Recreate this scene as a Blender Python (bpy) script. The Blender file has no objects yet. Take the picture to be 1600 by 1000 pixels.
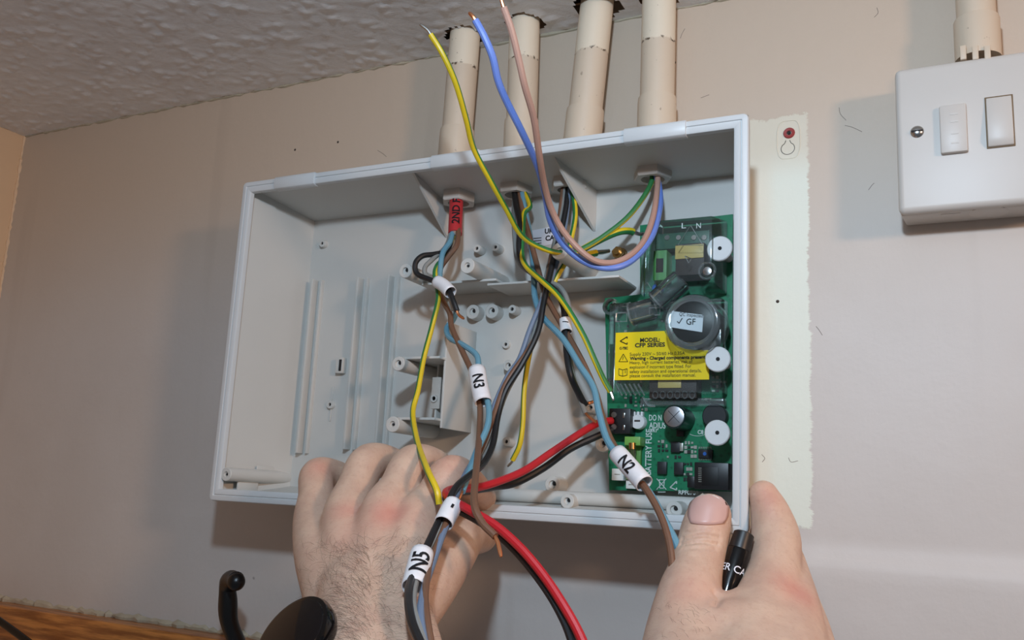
import bpy, bmesh, math, random
import numpy as np
from mathutils import Vector, Matrix
from mathutils.bvhtree import BVHTree
random.seed(7); rng = np.random.default_rng(7)
S = bpy.context.scene; COL = S.collection

# ------------------------------------------------------------------ camera
CR = ((0.89488, 0.44353, 0.04973), (-0.03948, 0.18964, -0.98106), (-0.44456, 0.87597, 0.18722))
CC = Vector((0.4874, -0.5781, 0.0148)); CF = 1429.3
cam_d = bpy.data.cameras.new('camera'); cam = bpy.data.objects.new('camera', cam_d); COL.objects.link(cam)
cam_d.sensor_width = 36; cam_d.lens = CF / 1600 * 36; cam_d.clip_start = 0.01
_r, _u, _b = Vector(CR[0]), -Vector(CR[1]), -Vector(CR[2])
_m = Matrix((_r, _u, _b)).transposed().to_4x4(); _m.translation = CC; cam.matrix_world = _m
S.camera = cam
# ------------------------------------------------------------------ world, lights, exposure
wd = bpy.data.worlds.new('room_light'); S.world = wd; wd.use_nodes = True
wd.node_tree.nodes['Background'].inputs[0].default_value = (0.80, 0.88, 1.0, 1)
wd.node_tree.nodes['Background'].inputs[1].default_value = 0.135
def area(name, loc, tgt, size, energy, col):
    l = bpy.data.lights.new(name, 'AREA'); l.shape = 'DISK'; l.size = size; l.energy = energy; l.color = col
    o = bpy.data.objects.new(name, l); COL.objects.link(o); o.location = loc
    o.rotation_euler = (Vector(tgt) - Vector(loc)).to_track_quat('-Z', 'Y').to_euler(); return o
area('head_torch', (0.458, -0.604, 0.29), (0.33, 0, 0.08), 0.040, 2.4, (0.64, 0.82, 1.0))
area('room_lamp', (1.46, -0.80, 0.335), (0.25, 0, 0.12), 0.16, 7.5, (1.0, 0.64, 0.42))
S.view_settings.view_transform = 'Standard'; S.view_settings.look = 'None'
S.view_settings.exposure = 0.0; S.view_settings.gamma = 1.0; S.view_settings.use_curve_mapping = False

WALL = -0.010          # wall plane (Y)
BACK = -0.0135         # inside face of the enclosure's back panel
CEIL = 0.3525
BW, BH = 0.38, 0.2372  # enclosure

# ------------------------------------------------------------------ helpers
def at(x, y, Y=WALL, ax=1):
    """point of the place seen at photo position x, y at depth Y (metres)"""
    a, b = (x - 800) / CF, (y - 500) / CF
    d = Vector(CR[0]) * a + Vector(CR[1]) * b + Vector(CR[2])
    return CC + d * ((Y - CC[ax]) / d[ax])
def ppm(P):
    return CF / Vector(CR[2]).dot(Vector(P) - CC)

class MB:
    def __init__(s): s.v = []; s.f = []; s.mi = []; s.cur = 0
    def add(s, vs, fs):
        o = len(s.v); s.v += [tuple(p) for p in vs]
        s.f += [tuple(i + o for i in f) for f in fs]; s.mi += [s.cur] * len(fs); return s
    def box(s, a, b):
        (x0, y0, z0), (x1, y1, z1) = [min(p, q) for p, q in zip(a, b)], [max(p, q) for p, q in zip(a, b)]
        return s.add([(x0,y0,z0),(x1,y0,z0),(x1,y1,z0),(x0,y1,z0),(x0,y0,z1),(x1,y0,z1),(x1,y1,z1),(x0,y1,z1)],
                     [(0,3,2,1),(4,5,6,7),(0,1,5,4),(1,2,6,5),(2,3,7,6),(3,0,4,7)])
    def hexa(s, q0, q1):           # two quads (4 points each) joined
        return s.add(list(q0) + list(q1), [(0,3,2,1),(4,5,6,7),(0,1,5,4),(1,2,6,5),(2,3,7,6),(3,0,4,7)])
    def prism(s, pts, d):          # polygon pts extruded along d
        n = len(pts); pts = [Vector(p) for p in pts]; d = Vector(d)
        return s.add(pts + [p + d for p in pts], [tuple(range(n))[::-1], tuple(range(n, 2*n))] + [(i, (i+1) % n, n+(i+1) % n, n+i) for i in range(n)])
    def loft(s, rings, cap=True, closed=False):
        n = len(rings[0]); o = len(s.v); vs = [p for r in rings for p in r]; fs = []
        m = len(rings)
        for k in range(m if closed else m - 1):
            k2 = (k + 1) % m
            for i in range(n): fs.append((k*n+i, k*n+(i+1) % n, k2*n+(i+1) % n, k2*n+i))
        if cap and not closed: fs += [tuple(range(n))[::-1], tuple((m-1)*n+i for i in range(n))]
        return s.add(vs, fs)
    def lathe(s, c, axis, prof, n=24, cap=True):  # prof: (radius, height along axis)
        axis = Vector(axis).normalized(); u = axis.orthogonal().normalized(); w = axis.cross(u); c = Vector(c)
        return s.loft([[c + axis*h + (u*math.cos(6.28318*i/n) + w*math.sin(6.28318*i/n))*r for i in range(n)] for r, h in prof], cap)
    def cyl(s, a, b, r, n=20, r2=None):
        a, b = Vector(a), Vector(b); L = (b - a).length
        return s.lathe(a, b - a, [(r, 0), (r if r2 is None else r2, L)], n)
    def tube(s, pts, r, n=10, cap=True, sector=None, twist=0):
        fr = frames(pts); rings = []
        for k, (p, t, u, w) in enumerate(fr):
            rr = r[k] if isinstance(r, (list, tuple)) else r
            if sector is None: angs = [6.28318*i/n for i in range(n)]
            else: angs = [sector[0] + (sector[1]-sector[0])*i/n + twist*k for i in range(n+1)]
            rings.append([p + (u*math.cos(a) + w*math.sin(a))*rr for a in angs])
        if sector is None: return s.loft(rings, cap)
        m = n + 1
        return s.add([p for q in rings for p in q], [(k*m+i, k*m+i+1, (k+1)*m+i+1, (k+1)*m+i) for k in range(len(rings)-1) for i in range(n)])
    def build(s, name, mats, parent=None, smooth=False, bevel=0, seg=2, fix=True):
        me = bpy.data.meshes.new(name); me.from_pydata(s.v, [], s.f)
        if not isinstance(mats, (list, tuple)): mats = [mats]
        for m in mats: me.materials.append(m)
        me.polygons.foreach_set('material_index', s.mi)
        if fix or bevel:
            bm = bmesh.new(); bm.from_mesh(me)
            if fix: bmesh.ops.recalc_face_normals(bm, faces=bm.faces)
            if bevel:
                es = [e for e in bm.edges if len(e.link_faces) == 2 and e.calc_face_angle(0) > 0.5]
                bmesh.ops.bevel(bm, geom=es, offset=bevel, segments=seg, affect='EDGES', profile=0.5, clamp_overlap=True)
            bm.to_mesh(me); bm.free()
        o = bpy.data.objects.new(name, me); COL.objects.link(o)
        if smooth or bevel:
            me.polygons.foreach_set('use_smooth', [True]*len(me.polygons))
            try: me.set_sharp_from_angle(angle=0.6)
            except Exception: pass
        if parent is not None:
            o.parent = parent; o.matrix_parent_inverse = parent.matrix_basis.inverted()
        return o
def frames(pts):
    pts = [Vector(p) for p in pts]; out = []; u = None
    for k, p in enumerate(pts):
        t = (pts[min(k+1, len(pts)-1)] - pts[max(k-1, 0)]).normalized()
        if u is None: u = t.cross(Vector((0, 1, 0.13))); u.normalize()
        else: u = (u - t*u.dot(t)).normalized()
        out.append((p, t, u, t.cross(u)))
    return out
def spline(P, n=6):
    P = [Vector(p) for p in P]; Q = [P[0]*2-P[1]] + P + [P[-1]*2-P[-2]]; out = []
    for i in range(1, len(Q)-2):
        a, b, c, d = Q[i-1:i+3]
        for k in range(n):
            t = k/n; out.append(0.5*((2*b) + (c-a)*t + (2*a-5*b+4*c-d)*t*t + (3*b-a-3*c+d)*t**3))
    return out + [P[-1]]
def path(pp, n=6): return spline([at(*p) for p in pp], n)
def thing(name, label, cat, loc=(0, 0, 0), group=None):
    o = bpy.data.objects.new(name, None); COL.objects.link(o); o.location = loc; o.empty_display_size = 0.01
    tag(o, label, cat, group); return o
def tag(o, label=None, cat=None, group=None, kind=None):
    for k, v in (('label', label), ('category', cat), ('group', group), ('kind', kind)):
        if v: o[k] = v
    return o
def struct(o): o['kind'] = 'structure'; return o

# ------------------------------------------------------------------ materials
def srgb(r, g, b):
    f = lambda c: (c/255/12.92) if c/255 <= 0.04045 else ((c/255+0.055)/1.055)**2.4
    return (f(r), f(g), f(b), 1)
class NT:
    def __init__(s, name):
        s.m = bpy.data.materials.new(name); s.m.use_nodes = True; s.t = s.m.node_tree
        s.p = s.t.nodes['Principled BSDF']; s.out = s.t.nodes['Material Output']
        s.geo = s.t.nodes.new('ShaderNodeNewGeometry')
    def n(s, ty, **kw):
        o = s.t.nodes.new(ty)
        for k, v in kw.items(): setattr(o, k, v)
        return o
    def L(s, a, b): s.t.links.new(a, b)
    def math(s, op, a, b=0.0, c=None):
        o = s.n('ShaderNodeMath', operation=op)
        for i, x in enumerate((a, b, c)):
            if x is None: continue
            if isinstance(x, (int, float)): o.inputs[i].default_value = x
            else: s.L(x, o.inputs[i])
        return o.outputs[0]
    def noise(s, scale, detail=3, rough=0.55, vec=None, stretch=None):
        o = s.n('ShaderNodeTexNoise'); o.inputs['Scale'].default_value = scale
        o.inputs['Detail'].default_value = detail; o.inputs['Roughness'].default_value = rough
        v = vec or s.geo.outputs['Position']
        if stretch:
            m = s.n('ShaderNodeMapping'); m.inputs['Scale'].default_value = stretch; s.L(v, m.inputs['Vector']); v = m.outputs[0]
        s.L(v, o.inputs['Vector']); return o.outputs['Fac']
    def ramp(s, fac, a, b):      # smoothstep fac from a to b
        o = s.n('ShaderNodeMapRange', interpolation_type='SMOOTHSTEP')
        o.inputs['From Min'].default_value = a; o.inputs['From Max'].default_value = b
        s.L(fac, o.inputs['Value']); return o.outputs[0]
    def mix(s, fac, a, b, mode='MIX'):
        o = s.n('ShaderNodeMix', data_type='RGBA', blend_type=mode)
        for i, x in ((0, fac), (6, a), (7, b)):
            if isinstance(x, (int, float, tuple)): o.inputs[i].default_value = x
            else: s.L(x, o.inputs[i])
        return o.outputs[2]
    def bump(s, h, strength, dist=0.001):
        o = s.n('ShaderNodeBump'); o.inputs['Strength'].default_value = strength; o.inputs['Distance'].default_value = dist
        s.L(h, o.inputs['Height']); s.L(o.outputs[0], s.p.inputs['Normal'])
    def color(s, c):
        if isinstance(c, tuple): s.p.inputs['Base Color'].default_value = c
        else: s.L(c, s.p.inputs['Base Color'])
    def set(s, **kw):
        for k, v in kw.items(): s.p.inputs[k.replace('_', ' ')].default_value = v
        return s
def plain(name, rgb, rough=0.5, metal=0.0, var=0.08, scale=160, bump=0.0, spec=0.5):
    t = NT(name); c = srgb(*rgb)
    f = t.noise(scale, 3); d = tuple(x*(1-var*2) for x in c[:3]) + (1,)
    t.color(t.mix(f, d, c)); t.set(Roughness=rough, Metallic=metal); t.p.inputs['Specular IOR Level'].default_value = spec
    if bump: t.bump(t.noise(scale*4, 3), bump, 0.0004)
    return t.m

M = {}
M['abs'] = plain('enclosure_plastic', (202, 201, 196), 0.42, var=0.02, scale=40, bump=0.05)
M['abs_rim'] = plain('enclosure_rim_plastic', (208, 211, 212), 0.38, var=0.02, scale=40)
M['nut'] = plain('nut_plastic', (200, 194, 186), 0.5, var=0.04)
M['white'] = plain('white_nylon', (232, 230, 228), 0.45, var=0.02)
M['switch'] = plain('switch_plastic', (202, 196, 189), 0.42, var=0.03, scale=30, bump=0.02)
M['black'] = plain('black_plastic', (26, 26, 28), 0.4, var=0.15)
M['blackgloss'] = plain('black_gloss', (6, 6, 8), 0.13, var=0.1)
M['hookblack'] = plain('black_enamel', (18, 15, 14), 0.33, var=0.2, scale=300, bump=0.2)
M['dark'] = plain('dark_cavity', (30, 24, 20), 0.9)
M['holeshade'] = plain('screw_hole', (34, 33, 34), 0.8)
M['copper'] = plain('copper', (238, 160, 112), 0.38, 1.0, var=0.1)
M['tin'] = plain('tinned_metal', (190, 188, 182), 0.28, 1.0, var=0.1)
M['brass'] = plain('brass', (190, 150, 95), 0.3, 1.0, var=0.15)
M['steel'] = plain('steel', (200, 200, 198), 0.25, 1.0, var=0.1)
M['w_yellow'] = plain('wire_yellow', (226, 196, 34), 0.42, var=0.08)
M['w_green'] = plain('wire_green', (48, 122, 66), 0.42, var=0.08)
M['w_blue'] = plain('wire_blue', (112, 140, 216), 0.4, var=0.05)
M['w_pink'] = plain('wire_pinkish_brown', (186, 146, 130), 0.45, var=0.05)
M['w_black'] = plain('wire_black', (32, 32, 34), 0.4, var=0.12)
M['w_grey'] = plain('wire_grey', (138, 138, 134), 0.45, var=0.06)
M['w_teal'] = plain('wire_teal', (104, 152, 172), 0.42, var=0.05)
M['w_slate'] = plain('wire_slate', (112, 128, 152), 0.42, var=0.06)
M['w_brown'] = plain('wire_brown', (118, 84, 64), 0.45, var=0.08)
M['w_red'] = plain('wire_red', (190, 30, 40), 0.38, var=0.06)
M['tape_red'] = plain('red_tape', (186, 48, 52), 0.45, var=0.06, scale=400, bump=0.15)
M['sheath'] = plain('cable_sheath', (150, 126, 112), 0.55, var=0.1)
M['sleeve'] = plain('white_tape', (232, 230, 232), 0.5, var=0.03, scale=500, bump=0.2)
M['ink'] = plain('black_ink', (18, 18, 24), 0.5)
M['silk'] = plain('silkscreen_white', (214, 224, 218), 0.5)
M['label_y'] = plain('yellow_label', (246, 214, 8), 0.4, var=0.01)
M['label_w'] = plain('white_label', (226, 228, 236), 0.45, var=0.01)
M['ic'] = plain('ic_black', (34, 36, 38), 0.45)
M['smd_w'] = plain('component_metal', (190, 190, 180), 0.4, 0.6)
M['smd_b'] = plain('component_dark', (36, 38, 36), 0.5)
M['termgreen'] = plain('terminal_green', (88, 152, 84), 0.45)
M['bluecap'] = plain('capacitor_blue', (36, 96, 178), 0.4)
M['capsleeve'] = plain('capacitor_sleeve', (18, 44, 40), 0.3)
M['alum'] = plain('aluminium', (205, 205, 208), 0.3, 1.0)
M['tape_y'] = plain('transformer_tape', (214, 186, 110), 0.45)
M['ferrite'] = plain('ferrite', (60, 50, 44), 0.6)
M['connw'] = plain('connector_white', (222, 226, 222), 0.5)
M['plug'] = plain('wall_plug_red', (158, 52, 48), 0.55, var=0.15)
M['caulk'] = plain('old_filler', (196, 184, 160), 0.8, var=0.2, scale=120, bump=0.6)
M['scuff'] = plain('paint_scuff', (128, 116, 108), 0.8)
M['nail'] = plain('nail', (206, 166, 156), 0.36, var=0.04, scale=120)
M['nailtip'] = plain('nail_tip', (232, 222, 210), 0.35)
M['hair'] = plain('hair', (84, 64, 52), 0.6)
# clear plastic
def clear(name, tint, gl):
    t = NT(name); tr = t.n('ShaderNodeBsdfTransparent'); tr.inputs[0].default_value = tint
    g = t.n('ShaderNodeBsdfGlossy'); g.inputs['Roughness'].default_value = 0.12; g.inputs[0].default_value = (1, 1, 1, 1)
    d = t.n('ShaderNodeBsdfDiffuse'); d.inputs[0].default_value = (0.75, 0.8, 0.8, 1)
    lw = t.n('ShaderNodeFresnel'); lw.inputs[0].default_value = 1.45
    a = t.n('ShaderNodeMixShader'); a.inputs[0].default_value = gl; t.L(tr.outputs[0], a.inputs[1]); t.L(d.outputs[0], a.inputs[2])
    b = t.n('ShaderNodeMixShader'); t.L(lw.outputs[0], b.inputs[0]); t.L(a.outputs[0], b.inputs[1]); t.L(g.outputs[0], b.inputs[2])
    f = t.noise(90, 2); bp = t.n('ShaderNodeBump'); bp.inputs['Strength'].default_value = 0.15; bp.inputs['Distance'].default_value = 0.001
    t.L(f, bp.inputs['Height']); t.L(bp.outputs[0], g.inputs['Normal']); t.L(b.outputs[0], t.out.inputs[0]); return t.m
M['clear'] = clear('clear_polycarbonate', (0.93, 0.96, 0.96, 1), 0.035)
M['clear_edge'] = clear('clear_polycarbonate_edge', (0.90, 0.94, 0.94, 1), 0.11)
M['glass'] = clear('fuse_glass', (0.95, 0.97, 0.96, 1), 0.008)
# wall paint with the pale unpainted patch beside the enclosure
t = NT('wall_paint')
sx = t.n('ShaderNodeSeparateXYZ'); t.L(t.geo.outputs['Position'], sx.inputs[0]); X, Z = sx.outputs[0], sx.outputs[2]
base = t.mix(t.ramp(t.noise(7, 4), 0.3, 0.7), srgb(196, 189, 183), srgb(202, 196, 191))
base = t.mix(t.math('MULTIPLY', t.ramp(Z, 0.10, 0.30), 0.95), base, srgb(199, 180, 160))
nz = t.math('ADD', t.math('MULTIPLY', t.noise(240, 5, 0.75, stretch=(0.35, 1, 1.3)), 0.6), t.math('MULTIPLY', t.noise(38, 3), 0.4)); nz2 = t.noise(90, 6, 0.7)
ex = t.math('ADD', X, t.math('MULTIPLY', t.math('SUBTRACT', nz, 0.5), 0.012))
ez = t.math('ADD', Z, t.math('MULTIPLY', t.math('SUBTRACT', nz2, 0.5), 0.016))
mk = t.math('MULTIPLY', t.ramp(ex, 0.4028, 0.4012), t.math('MULTIPLY', t.ramp(ez, 0.2622, 0.2606), t.ramp(ez, 0.003, 0.006)))
mk = t.math('MULTIPLY', mk, t.ramp(X, 0.30, 0.31))
pale = t.mix(t.ramp(X, 0.374, 0.384), srgb(222, 219, 204), srgb(222, 226, 214))  # creamier strip by the enclosure: its soft shadow put into the paint colour
pale = t.mix(t.ramp(Z, 0.215, 0.245), pale, srgb(214, 206, 188))
base = t.mix(mk, base, pale)
vo = t.n('ShaderNodeTexVoronoi'); vo.inputs['Scale'].default_value = 17; t.L(t.geo.outputs['Position'], vo.inputs['Vector'])
sp = t.ramp(t.math('ADD', vo.outputs['Distance'], t.math('MULTIPLY', t.noise(400, 2), 0.03)), 0.042, 0.030)
sp = t.math('MULTIPLY', sp, t.ramp(t.noise(23, 1), 0.52, 0.6))
base = t.mix(t.math('MULTIPLY', sp, 0.7), base, srgb(96, 84, 76))
st = t.math('MULTIPLY', t.ramp(t.noise(9, 2, stretch=(3.0, 1, 0.25)), 0.62, 0.75), 0.10)
base = t.mix(st, base, srgb(140, 124, 110)); t.color(base); t.set(Roughness=0.55)
h = t.math('ADD', t.math('MULTIPLY', t.noise(70, 4), 0.8), t.math('MULTIPLY', t.noise(340, 3, stretch=(1, 1, 0.3)), 0.25))
h = t.math('ADD', h, t.math('MULTIPLY', mk, 0.5)); t.bump(h, 0.35, 0.0012); M['wall'] = t.m
M['leftwall'] = plain('left_wall_paint', (228, 192, 154), 0.6, var=0.06, scale=30, bump=0.2)
t = NT('ceiling_artex'); t.color(t.mix(t.ramp(t.noise(18, 3), 0.3, 0.7), srgb(228, 226, 225), srgb(236, 235, 234))); t.set(Roughness=0.7)
t.bump(t.noise(420, 3), 0.3, 0.0008); M['ceil'] = t.m
# wood
t = NT('varnished_pine'); g = t.noise(26, 4, 0.6, stretch=(0.7, 9, 9))
t.color(t.mix(t.ramp(g, 0.35, 0.68), srgb(136, 78, 34), srgb(206, 136, 68))); t.set(Roughness=0.35)
t.bump(g, 0.15, 0.0006); M['wood'] = t.m
# circuit board
t = NT('solder_mask'); br = t.n('ShaderNodeTexVoronoi', feature='F1', distance='MANHATTAN'); br.inputs['Scale'].default_value = 260
t.L(t.geo.outputs['Position'], br.inputs['Vector'])
t.color(t.mix(t.ramp(br.outputs['Distance'], 0.2, 0.6), srgb(20, 96, 66), srgb(28, 122, 84))); t.set(Roughness=0.35); M['pcb'] = t.m
# skin (colour attribute 'tint' carries skin redness and a brown darkening, part of it painted shade)
t = NT('skin'); ca = t.n('ShaderNodeVertexColor', layer_name='tint'); sc = t.n('ShaderNodeSeparateColor'); t.L(ca.outputs[0], sc.inputs[0])
b0 = t.mix(t.ramp(t.noise(85, 4), 0.3, 0.7), srgb(199, 164, 143), srgb(211, 179, 156))
b0 = t.mix(t.math('MULTIPLY', t.ramp(t.noise(420, 2), 0.5, 0.75), 0.25), b0, srgb(178, 132, 114))
b0 = t.mix(sc.outputs[0], b0, srgb(206, 112, 98)); b0 = t.mix(sc.outputs[1], b0, srgb(132, 84, 64)); t.color(b0)
t.set(Roughness=0.5); t.p.inputs['Subsurface Weight'].default_value = 0.12
t.p.inputs['Subsurface Radius'].default_value = (0.004, 0.0015, 0.0008); t.p.inputs['Subsurface Scale'].default_value = 0.6
hb = t.math('ADD', t.noise(900, 3, 0.6), t.math('MULTIPLY', t.noise(260, 3, stretch=(0.5, 1, 1.6)), 1.2)); t.bump(hb, 0.30, 0.0006); M['skin'] = t.m
def pipe_mat(name, zb):
    t = NT(name); sx = t.n('ShaderNodeSeparateXYZ'); t.L(t.geo.outputs['Position'], sx.inputs[0])
    z = t.math('ADD', sx.outputs[2], t.math('MULTIPLY', t.math('SUBTRACT', t.noise(130, 3), 0.5), 0.006))
    c = t.mix(t.ramp(z, zb-0.0008, zb+0.0008), srgb(208, 190, 168), srgb(226, 212, 190))
    sp = t.ramp(t.noise(230, 3), 0.69, 0.74); c = t.mix(t.math('MULTIPLY', sp, 0.5), c, srgb(120, 100, 80))
    ln = t.math('MULTIPLY', t.math('MULTIPLY', t.ramp(z, zb-0.0022, zb-0.0006), t.ramp(z, zb+0.0016, zb)), t.ramp(t.noise(300, 2), 0.5, 0.62))
    c = t.mix(ln, c, srgb(92, 76, 60)); t.color(c); t.set(Roughness=0.5); t.bump(t.noise(150, 3), 0.2, 0.0008); return t.m

# text
def text_mesh(body, size, bold=0.0, fine=False):
    cu = bpy.data.curves.new('lettering', 'FONT'); cu.body = body; cu.size = size; cu.offset = bold; cu.resolution_u = 3
    o = bpy.data.objects.new('lettering', cu); COL.objects.link(o)
    dg = bpy.context.evaluated_depsgraph_get(); dg.update()
    me = bpy.data.meshes.new_from_object(o.evaluated_get(dg)); bpy.data.objects.remove(o); bpy.data.curves.remove(cu)
    if fine:
        bm = bmesh.new(); bm.from_mesh(me); bmesh.ops.triangulate(bm, faces=bm.faces); bmesh.ops.subdivide_edges(bm, edges=bm.edges, cuts=3, use_grid_fill=True); bm.to_mesh(me); bm.free()
    return me
def put_mesh(me, name, mat, parent):
    me.materials.clear(); me.materials.append(mat); o = bpy.data.objects.new(name, me); COL.objects.link(o)
    if parent is not None: o.parent = parent; o.matrix_parent_inverse = parent.matrix_basis.inverted()
    return o
def text_flat(body, p, size, mat, parent, width=None, bold=0.0, ang=0.0, name='lettering', squash=1.0):
    """text facing -Y; p = world point of the baseline start"""
    me = text_mesh(body, size, bold); co = np.zeros(len(me.vertices)*3); me.vertices.foreach_get('co', co); co = co.reshape(-1, 3)
    if width: squash = width / max(1e-6, co[:, 0].max() - co[:, 0].min())
    x, y = (co[:, 0]-co[:, 0].min())*squash, co[:, 1]; c, s = math.cos(ang), math.sin(ang)
    w = np.c_[p[0] + x*c - y*s, np.full(len(x), p[1]), p[2] + x*s + y*c]; me.vertices.foreach_set('co', w.ravel())
    return put_mesh(me, name, mat, parent)
def text_wrap(body, c, axis_x, up, size, r, mat, parent, bold=0.0, around='up', name='lettering'):
    """text wrapped on a cylinder; axis_x = reading direction, up = letter up; the axis is axis_x (around='up') or up"""
    me = text_mesh(body, size, bold, True); co = np.zeros(len(me.vertices)*3); me.vertices.foreach_get('co', co); co = co.reshape(-1, 3)
    x = co[:, 0] - (co[:, 0].max()+co[:, 0].min())/2; y = co[:, 1] - (co[:, 1].max()+co[:, 1].min())/2
    ax = Vector(axis_x).normalized(); up = Vector(up); up = (up - ax*up.dot(ax)).normalized(); nn = ax.cross(up)
    ax, up, nn, c = [np.array(v) for v in (ax, up, nn, c)]
    if around == 'up': a = y/r; w = c + x[:, None]*ax + (np.sin(a)[:, None]*up + np.cos(a)[:, None]*nn)*r
    else: a = x/r; w = c + y[:, None]*up + (np.sin(a)[:, None]*ax + np.cos(a)[:, None]*nn)*r
    me.vertices.foreach_set('co', w.ravel()); return put_mesh(me, name, mat, parent)

# ================================================================== THE SETTING
# back wall with a shallow swelling low down
mb = MB(); LX = -0.375
prof = [(0.40, 0), (0.0, 0), (-0.004, 0.0000), (-0.008, -0.0012), (-0.012, -0.0036), (-0.015, -0.0054), (-0.018, -0.0062), (-0.024, -0.0064), (-0.60, -0.0064)]
xs = [LX, 0.30, 0.42, 1.30]; amt = [0.0, 0.0, 1.0, 1.0]
vs = [(x, WALL + d*a, z) for z, d in prof for x, a in zip(xs, amt)]
mb.add(vs, [(k*4+i, k*4+i+1, (k+1)*4+i+1, (k+1)*4+i) for k in range(len(prof)-1) for i in range(3)])
wall_back = struct(mb.build('wall_back', M['wall'], smooth=True, fix=False))
wall_back.data.set_sharp_from_angle(angle=3.0)
wall_left = struct(MB().box((LX-0.02, -1.5, -0.6), (LX, WALL+0.01, 0.40)).build('wall_left', M['leftwall']))
# ceiling: stippled grid near the wall with ragged holes for the conduits, plain beyond
PIPES = [((727, 52), (712, 236), 108, 0.0122), ((820, 30), (814, 222), 97, 0.0118), ((932, 14), (911, 207), 84, 0.0125), ((1030, -8), (1026, 190), 68, 0.0122)]
PY = -0.031
holes = []
for a, b, zb, r in PIPES:
    p, q = at(*a, PY), at(*b, PY); d = (p - q); top = q + d*((CEIL - q.z)/d.z); holes.append((top.x, top.y, r))
x0, x1, y0, y1, st = LX, 0.50, -0.36, WALL, 0.0025
nx, ny = int((x1-x0)/st), int((y1-y0)/st)
gx, gy = np.meshgrid(np.linspace(x0, x1, nx), np.linspace(y0, y1, ny))
hmap = np.zeros_like(gx)
for k in range(3600):
    cx, cy = rng.uniform(x0, x1), rng.uniform(y0, y1); sx_, sy_ = rng.uniform(.0022, .0052), rng.uniform(.0018, .0032); am = 0.0017*rng.uniform(.05, 1)**2.2
    i0, i1 = np.searchsorted(gx[0], [cx-.02, cx+.02]); j0, j1 = np.searchsorted(gy[:, 0], [cy-.014, cy+.014])
    sl = (slice(j0, j1), slice(i0, i1)); hmap[sl] = np.maximum(hmap[sl], am*np.exp(-((gx[sl]-cx)/sx_)**2-((gy[sl]-cy)/sy_)**2))
hmap += rng.normal(0, .00012, hmap.shape)
dist_edge = np.abs(gy - y1); hmap *= np.clip(dist_edge/.004, 0, 1); hmap[:, 0] = 0
faces = []; ang_n = rng.uniform(0.0005, 0.0035, (4, 24)); ang_n[2] += 0.004*np.abs(np.sin(np.arange(24)*0.41)); 
for j in range(ny-1):
    for i in range(nx-1):
        cx, cy = (gx[j, i]+gx[j, i+1])/2, (gy[j, i]+gy[j+1, i])/2; hit = False
        for k, (hx, hy, hr) in enumerate(holes):
            dx, dy = cx-hx, cy-hy
            if abs(dx) < .03 and abs(dy) < .03 and math.hypot(dx, dy) < hr + ang_n[k][int((math.atan2(dy, dx)+math.pi)/6.2832*23.99)]: hit = True
        if not hit: a = j*nx+i; faces.append((a, a+nx, a+nx+1, a+1))
mb = MB(); mb.add(np.c_[gx.ravel(), gy.ravel(), (CEIL-hmap).ravel()].tolist(), faces)
o1 = len(mb.v)
mb.add([(x0-.02, y0, CEIL), (x1, y0, CEIL), (x1, y1+.02, CEIL), (1.3, y1+.02, CEIL), (1.3, y0, CEIL), (1.3, -0.9, CEIL), (x0-.02, -0.9, CEIL)],
       [(1, 2, 3, 4), (0, 1, 4, 5, 6)])
ceiling = struct(mb.build('ceiling', M['ceil'], smooth=True, fix=False))
ceiling.data.set_sharp_from_angle(angle=3.0)
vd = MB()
vd.box((x0-.02, -0.9, CEIL+.020), (1.3, WALL+.02, CEIL+.024)); vd.build('ceiling_light_stop', M['dark'], ceiling)  # dark sheet added above the holes to keep world light out
# crumbly filler along the ceiling joint, and the corner
def bead(name, a, b, r, n, mat, jitter, parent):
    a, b = Vector(a), Vector(b); pts = []; rr = []
    for k in range(n+1):
        pts.append(a.lerp(b, k/n) + Vector([random.uniform(-jitter, jitter) for _ in range(3)])); rr.append(r*random.uniform(0.35, 1.3))
    return MB().tube(pts, rr, 6).build(name, mat, parent, smooth=True)
bead('joint_filler', (LX, WALL, CEIL), (1.0, WALL, CEIL), 0.0017, 240, M['caulk'], 0.0006, ceiling)
bead('corner_filler', (LX, WALL, CEIL), (LX, WALL, -0.10), 0.0022, 120, M['leftwall'], 0.0002, wall_left)
# wooden rail low on the wall
RZ = -0.1022
rail = struct(MB().box((LX, WALL-0.020, RZ-0.14), (0.75, WALL+0.001, RZ)).build('trim_1', M['wood'], bevel=0.002))
bead('rail_filler', (LX, WALL-0.0005, RZ+0.001), (0.7, WALL-0.0005, RZ+0.001), 0.0038, 220, M['caulk'], 0.001, rail)
# old fixing knock-out impression around the wall plug (part of the wall)
pc = at(1233, 208); c0 = at(1232, 218)
def ring_path(c, hw, hh, n=40):
    pts = []
    for k in range(n+1):
        a = 6.28318*k/n; cx, sz = math.cos(a), math.sin(a)
        e = 0.45
        pts.append(Vector((c.x + hw*math.copysign(abs(cx)**e, cx), WALL, c.z + hh*math.copysign(abs(sz)**0.75, sz))))
    return pts
MB().tube(ring_path(c0, 0.0072, 0.0128), 0.00035, 6).build('moulded_outline', M['wall'], wall_back, smooth=True)
kc = at(1231, 232)
kp = [Vector((kc.x-.0012, WALL, kc.z+.0055))] + [Vector((kc.x + .0042*math.sin(a), WALL, kc.z + .0040*math.cos(a))) for a in np.linspace(-0.5, -5.78, 16)] + [Vector((kc.x+.0012, WALL, kc.z+.0055))]
MB().tube(spline(kp, 3), 0.00022, 5).build('keyhole_outline', M['ferrite'], wall_back, smooth=True)
pl = thing('wall_plug', 'red plastic wall plug sunk in the pale patch beside the panel', 'wall plug', pc)
MB().lathe(pc + Vector((0, .001, 0)), (0, -1, 0), [(0.0034, 0), (0.0037, .0012), (0.0033, .0018), (0.0016, .0016), (0.0012, 0.0002)], 16).build('collar', M['plug'], pl, smooth=True)
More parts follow.
